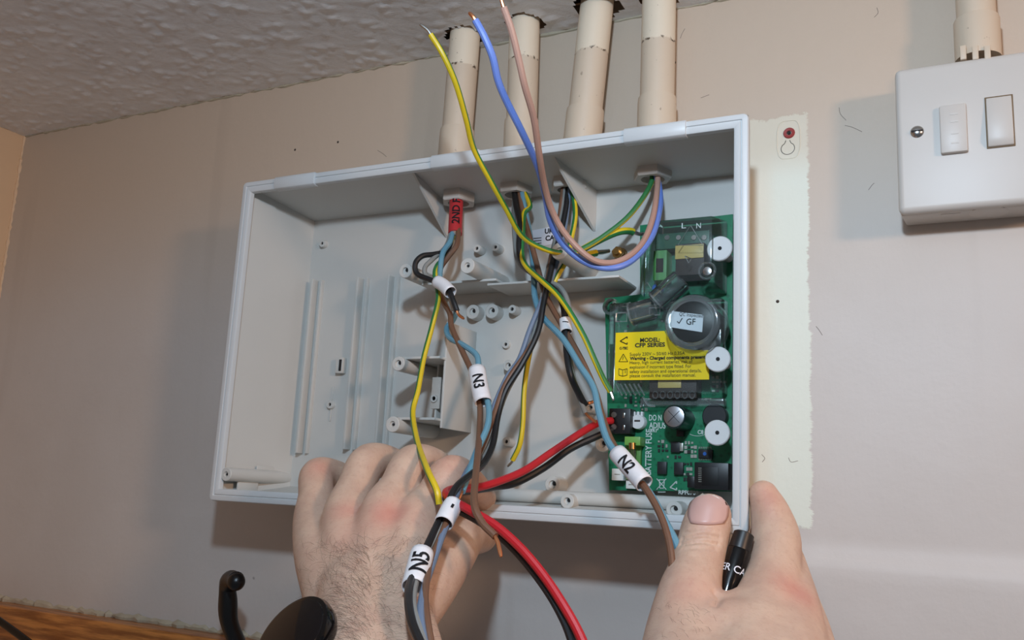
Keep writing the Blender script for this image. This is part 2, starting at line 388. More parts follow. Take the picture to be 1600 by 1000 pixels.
MB().lathe(pc + Vector((0, -.0004, 0)), (0, -1, 0), [(0.0013, 0), (0.0011, .0006)], 10).build('bore', M['holeshade'], pl)
for k, (px, py) in enumerate([(461, 234), (528, 222), (1054, 98), (1215, 471)]):
    p = at(px, py); MB().lathe(p, (0, -1, 0), [(0.0011, 0), (0.0007, 0.0004), (0.0002, .0006)], 7).build('nick', M['ferrite'], wall_back)

# scuffs and hairline scratches in the paint
for pts in ([(1311, 168), (1313, 178), (1322, 188)], [(1320, 196), (1332, 199), (1347, 206)], [(1357, 297), (1362, 290), (1366, 286)], [(1497, 893), (1497, 905), (1497, 916)], [(1190, 710), (1195, 716), (1191, 722)],
            [(1070, 45), (1066, 52), (1063, 60)], [(1108, 148), (1103, 150), (1095, 153)], [(1370, 12), (1372, 20), (1366, 27)], [(1275, 510), (1280, 516), (1285, 524)], [(1232, 715), (1236, 722), (1247, 720)], [(590, 235), (598, 240), (604, 245)]):
    MB().tube(spline([at(*p) for p in pts], 4), .00016, 5).build('scratch', M['scuff'], wall_back)

# ================================================================== CONDUITS
descr = ['leftmost cream conduit, behind the loose green and yellow wire', 'second cream conduit from the left, behind the loose blue wire end',
         'leaning cream conduit coming out of the biggest ragged ceiling hole', 'rightmost of the four cream conduits above the panel']
for k, (a, b, zb, r) in enumerate(PIPES):
    p, q = at(*a, PY), at(*b, PY); d = (p-q).normalized(); top = q + d*((CEIL+0.018-q.z)/d.z); zz = at(a[0], zb, PY).z
    mat = pipe_mat('painted_conduit_%d' % k, zz)
    bot = Vector((q.x, PY+.002, 0.2330)); root = thing('conduit', descr[k], 'pipe', bot, 'conduits running up into the ceiling')
    sk = q + d*0.016
    pts = spline([bot, q, sk, sk + (top-sk)*0.5, top], 6)
    MB().tube(pts, r-0.0008, 24).build('tube', mat, root, smooth=True)
    MB().lathe(sk, -d, [(r-0.001, -0.0006), (r+0.0003, 0), (r+0.0006, 0.004), (r+0.0006, 0.030), (r-.0006, 0.0306)], 28).build('coupling', mat, root, smooth=True)
# fifth conduit above the switch
q = at(1528, 84, -0.026); top = at(1528, -40, -0.026); mat = pipe_mat('painted_conduit_4', 0.9)
root = thing('conduit', 'thick cream conduit entering the top of the light switch box', 'pipe', q + Vector((0, 0, -.004)))
top = Vector((q.x, q.y, CEIL+.018))
MB().cyl(q, top, 0.0105, 28).build('tube', mat, root, smooth=True)
MB().lathe(q + Vector((0, 0, -.004)), (0, 0, 1), [(.0122, 0), (.0122, .024), (.0118, .0252), (.0104, .0255)], 28).build('coupling', mat, root, smooth=True)
for px in (1505, 1524, 1543):
    p = at(px, 84, -0.038); MB().box((p.x-.0016, -.0395, p.z-.004), (p.x+.0016, -.0362, p.z+.0045)).build('lug', mat, root, bevel=.0004)

# ================================================================== SWITCH
SF = -0.040
sw = thing('fused_switch', 'white fused light switch on a surface box at the right edge', 'switch', (0.50, WALL, 0.182))
sx0, sx1, sz0, sz1 = 0.4555, 0.5425, 0.1815, 0.2690
g = 0.0022
MB().hexa([(sx0+g, WALL, sz0+.001), (sx1-g, WALL, sz0+.001), (sx1-g, WALL, sz1-.001), (sx0+g, WALL, sz1-.001)],
          [(sx0+.0006, SF+.007, sz0+.0004), (sx1-.0006, SF+.007, sz0+.0004), (sx1-.0006, SF+.007, sz1-.0004), (sx0+.0006, SF+.007, sz1-.0004)]).build('back_box', M['switch'], sw, bevel=0.0012)
MB().box((sx0, SF, sz0), (sx1, SF+.0075, sz1)).build('faceplate', M['switch'], sw, bevel=0.0034, seg=5)
def front_box(name, px0, py0, px1, py1, yf, yb, mat, par, bev=0.0004):
    a, b = at(px0, py0, yf), at(px1, py1, yf); return MB().box((a.x, yf, a.z), (b.x, yb, b.z)).build(name, mat, par, bevel=bev)
fc = front_box('fuse_carrier', 1467, 165, 1513, 235, SF-.0032, SF+.002, M['switch'], sw, 0.0010)
a = at(1492, 200, SF-.0033)
for dz in (-.009, -.0035, .0035, .008): MB().box((a.x-.0022, SF-.0034, a.z+dz), (a.x+.0018, SF-.003, a.z+dz+.0009)).build('embossed_mark', M['switch'], fc)
a, b = at(1538, 153, SF), at(1587, 228, SF)
fr_ = MB(); fr_.box((a.x, SF-.0006, a.z), (b.x, SF+.001, b.z)); fr_.build('rocker_surround', plain('rocker_gap', (120, 100, 74), .7), sw, bevel=.0003)
ro = MB(); i = .0007; zc = b.z + .0052
ro.add([(a.x+i, SF-.0008, a.z-i), (b.x-i, SF-.0008, a.z-i), (b.x-i, SF-.0034, zc), (a.x+i, SF-.0034, zc), (a.x+i, SF-.0016, b.z+i), (b.x-i, SF-.0016, b.z+i),
        (a.x+i, SF+.002, a.z-i), (b.x-i, SF+.002, a.z-i), (b.x-i, SF+.002, b.z+i), (a.x+i, SF+.002, b.z+i)],
       [(0, 1, 2, 3), (3, 2, 5, 4), (0, 6, 7, 1), (4, 5, 8, 9), (0, 3, 4, 9, 6), (1, 7, 8, 5, 2)])
ro.build('rocker', M['switch'], sw, bevel=.0005)
for p in (at(1433, 206, SF), at(1433, 206, SF) + Vector((.0603, 0, 0))):
    s_ = MB().lathe(p + Vector((0, .001, 0)), (0, -1, 0), [(.0036, 0), (.0036, .0012), (.0028, .0022), (.0012, .0027), (.0002, .0028)], 18).build('screw', M['steel'], sw, smooth=True)
    MB().box(p + Vector((-.0031, -.0019, -.0004)), p + Vector((.0031, -.0014, .0004))).build('slot', M['holeshade'], s_)
k1 = at(1470, 340, -.028); MB().box((k1.x, -.030, sz0+.0003), (k1.x+.010, -.026, sz0+.0009)).build('knockout', M['switch'], sw)
k1 = at(1545, 338, -.026); MB().lathe((k1.x, -.026, sz0+.0012), (0, 0, -1), [(.010, 0), (.010, .0008), (.0088, .0012)], 24).build('knockout', M['switch'], sw, smooth=True)

# ================================================================== ENCLOSURE
FY = -0.080
enc = thing('alarm_panel_enclosure', 'open white plastic alarm panel enclosure held up to the wall', 'enclosure', (BW/2, WALL, 0))
IX, IZ = 0.0152, 0.0108; T = 0.0022; YB = WALL - 0.0006
def q_out(y):   # outer rectangle at depth y
    s = (y - FY)/(YB - FY); return (IX*s, BW-IX*s, IZ*s, BH-IZ*s)
fx0, fx1, fz0, fz1 = q_out(FY+.003); bx0, bx1, bz0, bz1 = q_out(YB)
f, bk = FY+.003, YB
MB().box((bx0, YB, bz0), (bx1, BACK, bz1)).build('back_panel', M['abs'], enc)
MB().hexa([(fx0, f, fz1), (fx1, f, fz1), (fx1, f, fz1-T), (fx0, f, fz1-T)], [(bx0, bk, bz1), (bx1, bk, bz1), (bx1, bk, bz1-T), (bx0, bk, bz1-T)]).build('top_panel', M['abs'], enc)
MB().hexa([(fx0, f, fz0+T), (fx1, f, fz0+T), (fx1, f, fz0), (fx0, f, fz0)], [(bx0, bk, bz0+T), (bx1, bk, bz0+T), (bx1, bk, bz0), (bx0, bk, bz0)]).build('bottom_panel', M['abs'], enc)
MB().hexa([(fx0, f, fz1), (fx0+T, f, fz1), (fx0+T, f, fz0), (fx0, f, fz0)], [(bx0, bk, bz1), (bx0+T, bk, bz1), (bx0+T, bk, bz0), (bx0, bk, bz0)]).build('side_panel', M['abs'], enc)
MB().hexa([(fx1-T, f, fz1), (fx1, f, fz1), (fx1, f, fz0), (fx1-T, f, fz0)], [(bx1-T, bk, bz1), (bx1, bk, bz1), (bx1, bk, bz0), (bx1-T, bk, bz0)]).build('side_panel', M['abs'], enc)
# rim: stepped section swept round the opening (d = inset, y = depth)
prof = [(0.0006, .007), (0.0, .0012), (0.0005, 0.0003), (0.0012, 0.0), (0.0036, 0.0), (0.0039, .0008), (0.0045, .0008), (0.0048, .0001), (0.0076, .0001), (0.0083, .0006), (0.0086, .0018), (0.0086, .0042), (0.003, .0060)]
def rr(d, n=5):
    r = max(0.0035 - d, 0.0004); pts = []
    for cx, cz, a0 in ((BW-d-r, BH-d-r, 0), (d+r, BH-d-r, 90), (d+r, d+r, 180), (BW-d-r, d+r, 270)):
        for k in range(n+1):
            a = math.radians(a0 + 90*k/n); pts.append((cx + r*math.cos(a), cz + r*math.sin(a)))
    return pts
mb = MB(); mb.loft([[(x, FY+y, z) for x, z in rr(d)] for d, y in prof], cap=False, closed=True)
rim = mb.build('rim', M['abs_rim'], enc, smooth=True)
def topx(px): return at(px, 282-0.134*(px-380)+8, FY).x
for a, b in ((430, 492), (674, 748), (975, 1072)):
    xa, xb = topx(a), topx(b); pts = [(-.0004, .004), (-.0003, -.0004), (.0012, -.0014), (.0055, -.0016), (.0085, -.0006), (.0094, .0016), (.0094, .005)]
    MB().loft([[(x, FY+y, BH-d) for d, y in pts] for x in (xa, xb)]).build('hinge_bar', M['abs_rim'], rim, bevel=0.0004)
# gussets
for a, b in (((643, 272), (697, 372)), ((862, 247), (927, 362))):
    pb = at(*b, BACK); x = pb.x; zt = BH - T - .0035
    ft = at(*a, .2315, 2)
    MB().prism([(ft.x, max(ft.y, FY+.006), zt+.0012), (x, BACK, zt-.006), (x, BACK, pb.z)], (0.0018, 0, 0)).build('gusset', M['abs'], enc)
# locknuts
NY = PY + .003
def hexr(r, a): return r if r < .009 else r*math.cos(math.pi/6)/math.cos((a % (math.pi/3)) - math.pi/6)
nuts = []
for px, py in ((717, 311), (806, 298), (889, 290), (1020, 273)):
    p = at(px, py, NY); c = Vector((p.x, NY, p.z)); nuts.append(c)
    rings = []; mb = MB()
    for r, h in ((.0078, -.0035), (.0078, .0045), (.0130, .0045), (.0130, -.0026), (.0122, -.0035)):
        n = 24; rings.append([c + Vector((math.cos(6.28318*i/n)*hexr(r, 6.28318*i/n), math.sin(6.28318*i/n)*hexr(r, 6.28318*i/n), h)) for i in range(n)])
    mb.loft(rings, cap=False, closed=True); nt = mb.build('locknut', M['nut'], enc, smooth=True)
    MB().lathe(c + Vector((0, 0, .0042)), (0, 0, 1), [(.0078, 0), (.0078, .0006)], 20).build('entry_hole', M['dark'], nt)
# bosses
def boss(px, py, rp, yf, keyed=False, par=None, name='boss'):
    p = at(px, py, yf); r = rp/ppm(p); hole = r*(.42 if not keyed else .5)
    pr = [(r*1.06, BACK - yf + .0004), (r, .0004), (r*.93, 0), (hole, 0), (hole*.9, .002)]
    b = MB().lathe(p, (0, 1, 0), pr, 22, cap=False).build(name, M['abs'], par or enc, smooth=True)
    if keyed:
        MB().lathe(p + Vector((0, .0016, 0)), (0, 1, 0), [(hole, 0), (hole, .0005)], 14).build('screw_hole', M['abs'], b)
        MB().lathe(p + Vector((hole*.35, .0011, hole*.3)), (0, 1, 0), [(hole*.55, 0), (hole*.55, .0009)], 12).build('screw_hole', M['holeshade'], b)
    else:
        MB().lathe(p + Vector((0, .0012, 0)), (0, 1, 0), [(hole*.96, 0), (hole*.96, .0008)], 12).build('screw_hole', M['holeshade'] if rp < 9 else M['nut'], b)
        if rp >= 9: MB().lathe(p + Vector((hole*.15, .0007, 0)), (0, 1, 0), [(hole*.42, 0), (hole*.42, .0006)], 10).build('screw_hole', M['holeshade'], b)
    return b
LB = -0.066
b1 = boss(633, 423, 11.5, LB, True); b2 = boss(730, 415, 12.5, LB, False)
b3 = boss(622, 568, 11.5, LB, True); b4 = boss(613, 663, 12.5, LB, False)
b5 = boss(353, 741, 10.5, -.0785, False); boss(874, 392, 14, LB, False)
for px, py, rp, y, kd in ((745, 388, 6.5, -.022, 0), (774, 386, 6.5, -.022, 0), (738, 487, 11.5, -.022, 1), (768, 486, 11.5, -.022, 1), (800, 483, 7, -.022, 0),
        (790, 538, 6.5, -.016, 0), (794, 571, 9, -.022, 1), (791, 690, 7, -.022, 0), (863, 757, 13, -.026, 1), (886, 783, 11.5, -.040, 1), (941, 694, 12, -.026, 1),
        (1053, 796, 13, -.048, 1), (922, 637, 8, -.022, 1), (503, 380, 6, -.0175, 0), (515, 632, 6.5, -.0165, 0)):
    boss(px, py, rp, y, bool(kd))
# webs and shelves between bosses
def plate(name, a, b, par=enc, bev=0.0004): return MB().box(a, b).build(name, M['abs'], par, bevel=bev)
p3, p4, p1, p2 = at(622, 568, LB), at(613, 663, LB), at(633, 423, LB), at(730, 415, LB)
xw = at(690, 560, BACK - .0).x
for p in (p3, p4):   # sloping shelf behind the boss, running towards the middle
    xs_ = p.x + .0045
    plate('shelf', (p.x, LB+.004, p.z+.0035), (p.x+.030, BACK, p.z+.0052))
plate('bracket_wall', (p3.x+.0285, LB+.012, p4.z-.001), (p3.x+.0302, BACK, p3.z+.030))
plate('bracket_wall', (p3.x+.0125, LB+.030, p4.z+.0052), (p3.x+.0141, BACK, p3.z+.0035))
hc = Vector((p3.x+.0135, LB+.030, (p3.z+p4.z)/2+.004))
MB().box(hc + Vector((-.0035, -.0012, -.011)), hc + Vector((.0035, .0002, .011))).build('slot', M['nut'], enc, bevel=.0003)
MB().lathe(hc + Vector((-.0005, -.0014, -.004)), (0, -1, 0), [(.0026, 0), (.0026, .0012), (.0015, .0012), (.0015, 0)], 14).build('boss', M['abs'], enc, smooth=True)
MB().cyl(Vector((p3.x+.029, LB+.014, p3.z+.0185)), Vector((p3.x+.029, LB+.040, p3.z+.0185)), .0026, 14).build('boss', M['abs'], enc, smooth=True)
za = at(760, 446, -.045).z
plate('shelf', (p1.x+.002, -.047, p1.z-.0062), (p2.x+.012, BACK, p1.z-.0045))
sl = at(812, 440, -.05); sr = at(965, 445, -.05)
plate('shelf', (p2.x+.006, -.048, sl.z-.0008), (sr.x, BACK, sl.z+.0008))
# long rails on the left of the back panel
for (xa, ya), (xb, yb_) in (((488, 437), (468, 708)), ((559, 434), (542, 702)), ((604, 431), (594, 702))):
    a, b = at(xa, ya, BACK-.005), at(xb, yb_, BACK-.005); x = (a.x+b.x)/2
    plate('rail', (x-.0010, BACK-.0075, b.z), (x+.0010, BACK+.0005, a.z), bev=.0003)
    plate('rail', (x+.0052, BACK-.0035, b.z), (x+.0066, BACK+.0005, a.z), bev=.0002)
sl_ = at(531, 571, BACK-.004); plate('slot', (sl_.x-.0034, BACK-.005, sl_.z-.006), (sl_.x+.0034, BACK, sl_.z+.006))
MB().box((sl_.x+.0002, BACK-.0056, sl_.z-.0044), (sl_.x+.0022, BACK-.0046, sl_.z+.0044)).build('slot', M['holeshade'], enc)
kh = at(515, 632, -.0165); plate('keyhole_rib', (kh.x-.0004, BACK-.0014, kh.z-.0125), (kh.x+.0004, BACK, kh.z-.003)); plate('keyhole_rib', (kh.x-.0003, BACK-.001, kh.z+.003), (kh.x+.0003, BACK, kh.z+.014))
# corner boss support and a bar added for reflections along the bottom
b5p = at(353, 741, -.0785); plate('web', (b5p.x-.0008, -.066, .0035), (b5p.x+.0008, -.045, b5p.z-.003))
plate('web', (b5p.x+.0, -.048, b5p.z+.003), (b5p.x+.0008, BACK, b5p.z+.0075))
plate('clip', (.052, -.030, .008), (.062, BACK, .026))
MB().cyl((.155, -.030, .0145), (.352, -.030, .0145), .0042, 14).build('reflection_bar', M['abs'], enc, smooth=True)  # bar added where the bottom wall only shows warm reflections
# crumbs of dust on the ledge
dm = MB()
for k in range(70):
    px = 885 - 130*random.random()**1.3; p = at(px, 0.07*(px-800)+random.gauss(786, 1.6), -.066); r_ = random.uniform(.00015, .0005)
    zf = IZ*(-.066-FY)/(YB-FY) + T; dm.lathe((p.x, random.uniform(-.070, -.055), zf+.0008), (0, 0, 1), [(r_, -.0004), (r_*.8, .0003), (r_*.2, .0006)], 5)
tag(dm.build('dust', M['ferrite'], enc), kind='stuff')
# small markings label
lp = at(822, 392, BACK-.0002)
lab = MB().prism([at(822, 362, BACK-.0002), at(868, 353, BACK-.0002), at(871, 380, BACK-.0002), at(824, 389, BACK-.0002)], (0, -.0002, 0)).build('approval_sticker', M['label_w'], enc)
for s_, x_, y_ in (('UK', 851, 365), ('CA', 852, 376)):
    text_flat(s_, at(x_, y_, BACK-.0005), .0050, M['ink'], lab, bold=.0002, width=.0070, ang=.0)
for k in range(3): q = at(826, 374+k*4, BACK-.0005); MB().box(q, q + Vector((.010, -.0001, .0006))).build('print_line', M['ferrite'], lab)
# earth stud
es = at(962, 392, -.030); st_ = MB().cyl(es, (es.x, BACK, es.z), .0022, 14).build('earth_stud', M['brass'], enc, smooth=True)
for k, (rr_, y) in enumerate(((.0046, -.020), (.0044, -.0225), (.0042, -.0262))):
    MB().lathe((es.x, y, es.z), (0, 1, 0), [(rr_*.9, -.001), (rr_, -.0006), (rr_, .0007), (rr_*.9, .001)], 6 if k == 2 else 20).build('washer' if k < 2 else 'nut', M['brass'], st_, smooth=(k < 2))

# ================================================================== CIRCUIT BOARD
PB = -0.022
pcb = thing('circuit_board', 'green circuit board under a clear plastic cover inside the panel', 'circuit board', at(1045, 766, PB))
BR = bx1 - .007
def bp(px, py, y=PB): return at(px, py, y)
poly = [bp(1000, 352), Vector((BR, PB, bp(1140, 335).z)), Vector((BR, PB, bp(1142, 768).z)), bp(952, 766), bp(949, 640), bp(945, 466), bp(1000, 460)]
MB().prism(poly, (0, .0016, 0)).build('board', M['pcb'], pcb)
def comp(name, px0, py0, px1, py1, h, mat, bev=.0002, par=None, base=PB):
    a, b = at(px0, py0, base-h), at(px1, py1, base-h); return MB().box((a.x, base-h, a.z), (b.x, base, b.z)).build(name, mat, par or pcb, bevel=bev)
def cylc(name, px, py, r, h, mat, par=None, n=24, base=PB):
    p = at(px, py, base-h); return MB().lathe((p.x, base, p.z), (0, -1, 0), [(r, 0), (r, h-.0004), (r*.94, h)], n).build(name, mat, par or pcb, smooth=True)
# power section
tb = comp('terminal_block', 1021, 392, 1041, 437, .012, M['termgreen']); comp('terminal_slot', 1026, 404, 1036, 425, .0124, M['holeshade'], par=tb)
comp('terminal_block', 1030, 366, 1108, 384, .010, plain('terminal_dark_green', (36, 92, 68), .5))
for px in (1042, 1060, 1084, 1100): cylc('terminal_screw', px, 371, .0017, .0108, M['tin'])
cylc('varistor', 1026, 450, .0032, .006, M['bluecap'])
tr = comp('transformer', 1056, 382, 1100, 428, .016, M['ferrite']); comp('transformer_tape', 1055, 384, 1099, 402, .0166, M['tape_y'], par=tr)
tr = comp('transformer', 1015, 588, 1088, 622, .012, M['ferrite']); comp('transformer_tape', 1028, 592, 1064, 606, .0126, M['tape_y'], par=tr)
drum = cylc('smoothing_capacitor', 1082, 500, .0135, .030, M['black'])
# low voltage section
cp = cylc('electrolytic_capacitor', 1053, 651, .0072, .021, M['capsleeve']); p = at(1053, 651, PB-.0212)
MB().lathe((p.x, PB-.0208, p.z), (0, -1, 0), [(.0062, 0), (.0062, .0005), (.0056, .0007)], 24).build('can_top', M['alum'], cp, smooth=True)
for a_ in (.785, 2.356): MB().hexa(*[[(p.x + math.cos(a_)*s1 - math.sin(a_)*s2, y, p.z + math.sin(a_)*s1 + math.cos(a_)*s2) for s1, s2 in ((-.005, -.00015), (.005, -.00015), (.005, .00015), (-.005, .00015))] for y in (PB-.0214, PB-.0217)]).build('vent_score', M['ic'], cp)
pr_ = at(1090, 652, PB-.0003); MB().tube([Vector((pr_.x + .0115*math.cos(a), PB-.0002, pr_.z + .0115*math.sin(a))) for a in np.linspace(-2.0, 1.9, 30)], .0002, 4).build('print_circle', M['silk'], pcb)
ind = cylc('inductor', 1116, 650, .0075, .006, M['ic'])
t2 = comp('terminal_block', 952, 638, 984, 678, .011, M['black'], .0004)
for py in (648, 667):
    s_ = cylc('terminal_screw', 959, py, .0019, .0114, M['tin'], t2, 12)
    comp('wire_slot', 973, py-3, 976, py+5, .0113, M['tin'], par=t2)
tp = cylc('trim_potentiometer', 996, 659, .0046, .0055, M['white']); comp('adjuster_slot', 991, 656, 1000, 659, .0057, M['ferrite'], par=tp)
for px in (990, 996, 1002): comp('pin', px-1, 643, px+2, 652, .004, M['white'], par=tp)
fh = comp('fuse_holder', 978, 684, 1000, 748, .003, plain('fuse_clip_green', (92, 150, 62), .4))
comp('fuse_clip', 976, 682, 1000, 696, .010, plain('fuse_clip_light_green', (120, 176, 84), .4), par=fh); comp('fuse_clip', 978, 736, 1000, 750, .010, plain('fuse_clip_olive', (116, 140, 84), .4), par=fh)
q0, q1 = at(988, 692, PB-.011), at(989, 742, PB-.011); MB().cyl(q0, q1, .0019, 14).build('fuse_glass', M['glass'], fh, smooth=True)
MB().cyl(q0, q0.lerp(q1, .2), .0022, 14).build('fuse_cap', M['brass'], fh, smooth=True); MB().cyl(q0.lerp(q1, .82), q1, .0022, 14).build('fuse_cap', M['brass'], fh, smooth=True)
for a in ((956, 732, 974, 751), (978, 750, 994, 764)):
    c_ = comp('connector', *a, .008, M['connw'], .0003); comp('pin', a[0]+4, (a[1]+a[3])//2-1, a[2]-5, (a[1]+a[3])//2+1, .0084, M['smd_w'], par=c_)
for a in ((1048, 690, 1062, 707), (1091, 702, 1113, 716), (1027, 721, 1041, 741), (1053, 722, 1067, 742), (1057, 670, 1068, 682)):
    comp('chip', *a, .0026, M['ic'])
comp('heat_tab', 1062, 692, 1067, 705, .0024, M['smd_w'])
c_ = cylc('paint_dot', 1101, 709, .0012, .0029, M['bluecap'], n=10)
for px in range(1092, 1113, 3):
    for py in (700, 718): comp('pin', px, py-2, px+1, py+1, .001, M['smd_w'], 0)
jk = comp('network_jack', 1085, 722, 1138, 766, .014, M['black'], .0004); comp('jack_opening', 1097, 729, 1122, 759, .0143, plain('jack_black', (6, 6, 7), .5), par=jk)
comp('jack_latch', 1074, 744, 1085, 762, .008, M['black'])
for k in range(8): comp('contact', 1091, 731+k*3, 1096, 732+k*3, .0145, M['smd_w'], 0, par=jk)
# tiny surface-mount parts (too small to pick apart)
mb = MB()
def smd(px, py, w, h, hh=.0008):
    p = at(px, py, PB); mb.box((p.x-w, PB-hh, p.z-h), (p.x+w, PB+.0002, p.z+h))
for px0, py0, nx_, ny_, dx, dy in ((1030, 690, 3, 3, 6, 7), (1072, 692, 4, 4, 5, 7), (1070, 725, 3, 4, 5, 8), (978, 622, 5, 3, 8, 6), (1108, 690, 2, 1, 8, 6), (1044, 714, 4, 1, 6, 5), (1115, 590, 4, 4, 6, 7), (1004, 640, 2, 2, 6, 8)):
    for i in range(nx_):
        for j in range(ny_):
            if random.random() < .85:
                mb.cur = 0 if random.random() < .6 else 1; smd(px0+i*dx, py0+j*dy, random.choice((.0006, .0009)), random.choice((.0006, .0010)))
for k in range(70):
    mb.cur = random.choice((0, 1)); smd(random.uniform(955, 1128), random.uniform(470, 628), random.uniform(.0005, .0013), random.uniform(.0005, .0012), .001)
tag(mb.build('surface_mount_parts', [M['smd_w'], M['smd_b']], pcb), kind='stuff')
# printed lettering
PT = PB - .0003
for s_, px, py, sz, wd_, an in (('DO N', 1014, 657, .0052, .0082, 0), ('ADJUS', 1014, 669, .0052, .0108, 0), ('VR1', 1015, 675, .0030, .0045, 0), ('C8', 1090, 678, .0034, .0036, 0), ('RPF0702', 1060, 772, .0034, .0125, 0)):
    text_flat(s_, at(px, py, PT), sz, M['silk'], pcb, wd_, .0001, an)
text_flat('BATTERY FUSE', at(1017, 742, PT), .0056, M['silk'], pcb, .0285, .0001, math.pi/2)
def strokes(name, segs, mat, par, y, r=.0003):
    m = MB()
    for a, b in segs: m.tube([at(*a, y), at(*b, y)], r, 4)
    return m.build(name, mat, par)
strokes('bin_symbol', [((1029, 750), (1039, 750)), ((1030, 750), (1031, 763)), ((1038, 750), (1037, 763)), ((1031, 763), (1037, 763)), ((1026, 748), (1041, 765)), ((1041, 748), (1026, 765)), ((1028, 769), (1040, 769))], M['silk'], pcb, PT)
strokes('triangle_logo', [((1057, 752), (1047, 762)), ((1047, 762), (1057, 766)), ((1057, 752), (1057, 756)), ((1057, 766), (1057, 762))], M['silk'], pcb, PT, .0004)
# white retaining discs
for px, py in ((1124, 388), (1121, 561), (1120, 676)):
    y = -.046; p = at(px, py, y); r = 20/ppm(p)
    dsc = MB().lathe(p, (0, 1, 0), [(.001, .0), (r*.93, 0), (r, .0006), (r, .0022), (r*.4, .0026), (r*.35, .024)], 30).build('retaining_disc', M['white'], pcb, smooth=True)
    MB().lathe(p + Vector((.0003, -.0003, 0)), (0, 1, 0), [(.0012, 0), (.0012, .0004)], 10).build('centre_hole', M['holeshade'], dsc)
# clear cover
CY = -0.037
cov = thing('power_supply_cover', 'clear plastic cover with round dome over the upper circuit board', 'cover', at(1045, 620, PB))
def cbox(name, px0, py0, px1, py1, yf, yb, taper=.001, mat='clear', bev=.0008, xr=None):
    a, b = at(px0, py0, yf), at(px1, py1, yf); xb = xr if xr else b.x; t_ = taper
    return MB().hexa([(a.x, yf, b.z), (xb, yf, b.z), (xb, yf, a.z), (a.x, yf, a.z)],
                     [(a.x-t_, yb, b.z-t_), (xb+t_, yb, b.z-t_), (xb+t_, yb, a.z+t_), (a.x-t_, yb, a.z+t_)]).build(name, M[mat], cov, bevel=bev)
cbox('terminal_hood', 1026, 345, 1112, 438, -.048, PB-.0016, .0035)
cbox('side_channel', 1002, 364, 1024, 458, -.034, PB-.0016, .0004)
base_c = cbox('base_cover', 952, 474, 1128, 612, CY, PB-.0016, .0006, xr=BR-.003)
p = at(954, 479, -.034); MB().lathe(p, (0, 1, 0), [(.0056, .008), (.0056, 0), (.0036, 0), (.0036, .008)], 22, cap=False).build('lug_ring', M['clear_edge'], cov, smooth=True)
p = at(964, 540, -.034)
# dome
dc = at(1081, 503, -.056); DR = 46/ppm(dc)
MB().lathe(dc, (0, 1, 0), [(DR*.72, .0002), (DR*.86, 0), (DR*.95, .0008), (DR, .003), (DR*1.03, .019)], 48, cap=False).build('dome', M['clear_edge'], cov, smooth=True)
MB().lathe(dc + Vector((0, .0010, 0)), (0, 1, 0), [(DR*.80, 0), (DR*.80, .0008)], 40).build('dome_window', M['glass'], cov, smooth=True)
# air ducts
for (a, b, r) in (((1024, 474), (1066, 436), .0075), ((984, 492), (1022, 482), .0072)):
    A, B = at(*a, -.036), at(*b, -.036); d = (B-A).normalized()
    MB().lathe(A, d, [(r*.85, 0), (r, .001), (r, (B-A).length-.001), (r*.85, (B-A).length), (r*.7, (B-A).length), (r*.7, 0)], 20, cap=False).build('duct', M['clear'], cov, smooth=True)
    MB().lathe(A.lerp(B, .06), d, [(r*1.12, 0), (r*1.12, .0012), (r*.98, .0012), (r*.98, 0)], 20, cap=False).build('duct_collar', M['clear_edge'], cov, smooth=True)
for a in ((963, 489, 979, 502), (1015, 481, 1031, 492)):
    q0, q1 = at(a[0], a[1], -.0385), at(a[2], a[3], -.0385); y = -.0385
    MB().tube([Vector((q0.x, y, q0.z)), Vector((q1.x, y, q0.z)), Vector((q1.x, y, q1.z)), Vector((q0.x, y, q1.z)), Vector((q0.x, y, q0.z))], .0005, 6).build('clip_frame', M['clear_edge'], cov)
# comb of loops and fins below
for k in range(6):
    c_ = at(1024+k*11.5, 617, -.034); MB().tube([c_ + Vector((.0017*math.cos(a), 0, .0021*math.sin(a))) for a in np.linspace(0, 6.283, 14)], .0005, 6).build('comb_loop', M['clear_edge'], cov, smooth=True)
for k in range(6):
    a_, b_ = at(962+k*7, 600, -.034), at(972+k*7, 618, -.034); MB().tube([a_, b_], .0006, 6).build('fin', M['clear_edge'], cov)
cbox('lower_skirt', 1000, 622, 1128, 634, -.030, PB-.0016, .0003, 'clear_edge', xr=BR-.003)
MB().tube(spline([at(1004, 620, -.032), at(1012, 633, -.031), at(1024, 634, -.030)], 4), .0008, 6).build('skirt_edge', M['clear_edge'], cov)
# cover screw and its pocket
p = at(1104, 423, -.0495); MB().lathe(p, (0, 1, 0), [(.0058, .001), (.0052, 0), (.0042, .0006), (.0042, .004)], 24, cap=False).build('screw_pocket', M['clear_edge'], cov, smooth=True)
MB().lathe(p + Vector((0, .0008, 0)), (0, 1, 0), [(.001, 0), (.0026, .0003), (.0032, .0012), (.0032, .002)], 18).build('screw', M['steel'], cov, smooth=True)
# moulded letters and warning triangles
ym = -.0484
hood = strokes('moulded_triangle', [((1079, 352), (1059, 383)), ((1079, 352), (1098, 383)), ((1059, 383), (1098, 383)), ((1070, 400), (1080, 404)), ((1080, 404), (1076, 411)), ((1076, 411), (1070, 400))], M['clear_edge'], cov, ym, .00025)
for s_, px in (('L', 1065), ('N', 1088)): text_flat(s_, at(px, 357, ym), .005, M['silk'], cov, .0028)
strokes('moulded_triangle', [((1011, 441), (1003, 452)), ((1011, 441), (1018, 452)), ((1003, 452), (1018, 452))], M['clear_edge'], cov, -.0344, .0002)
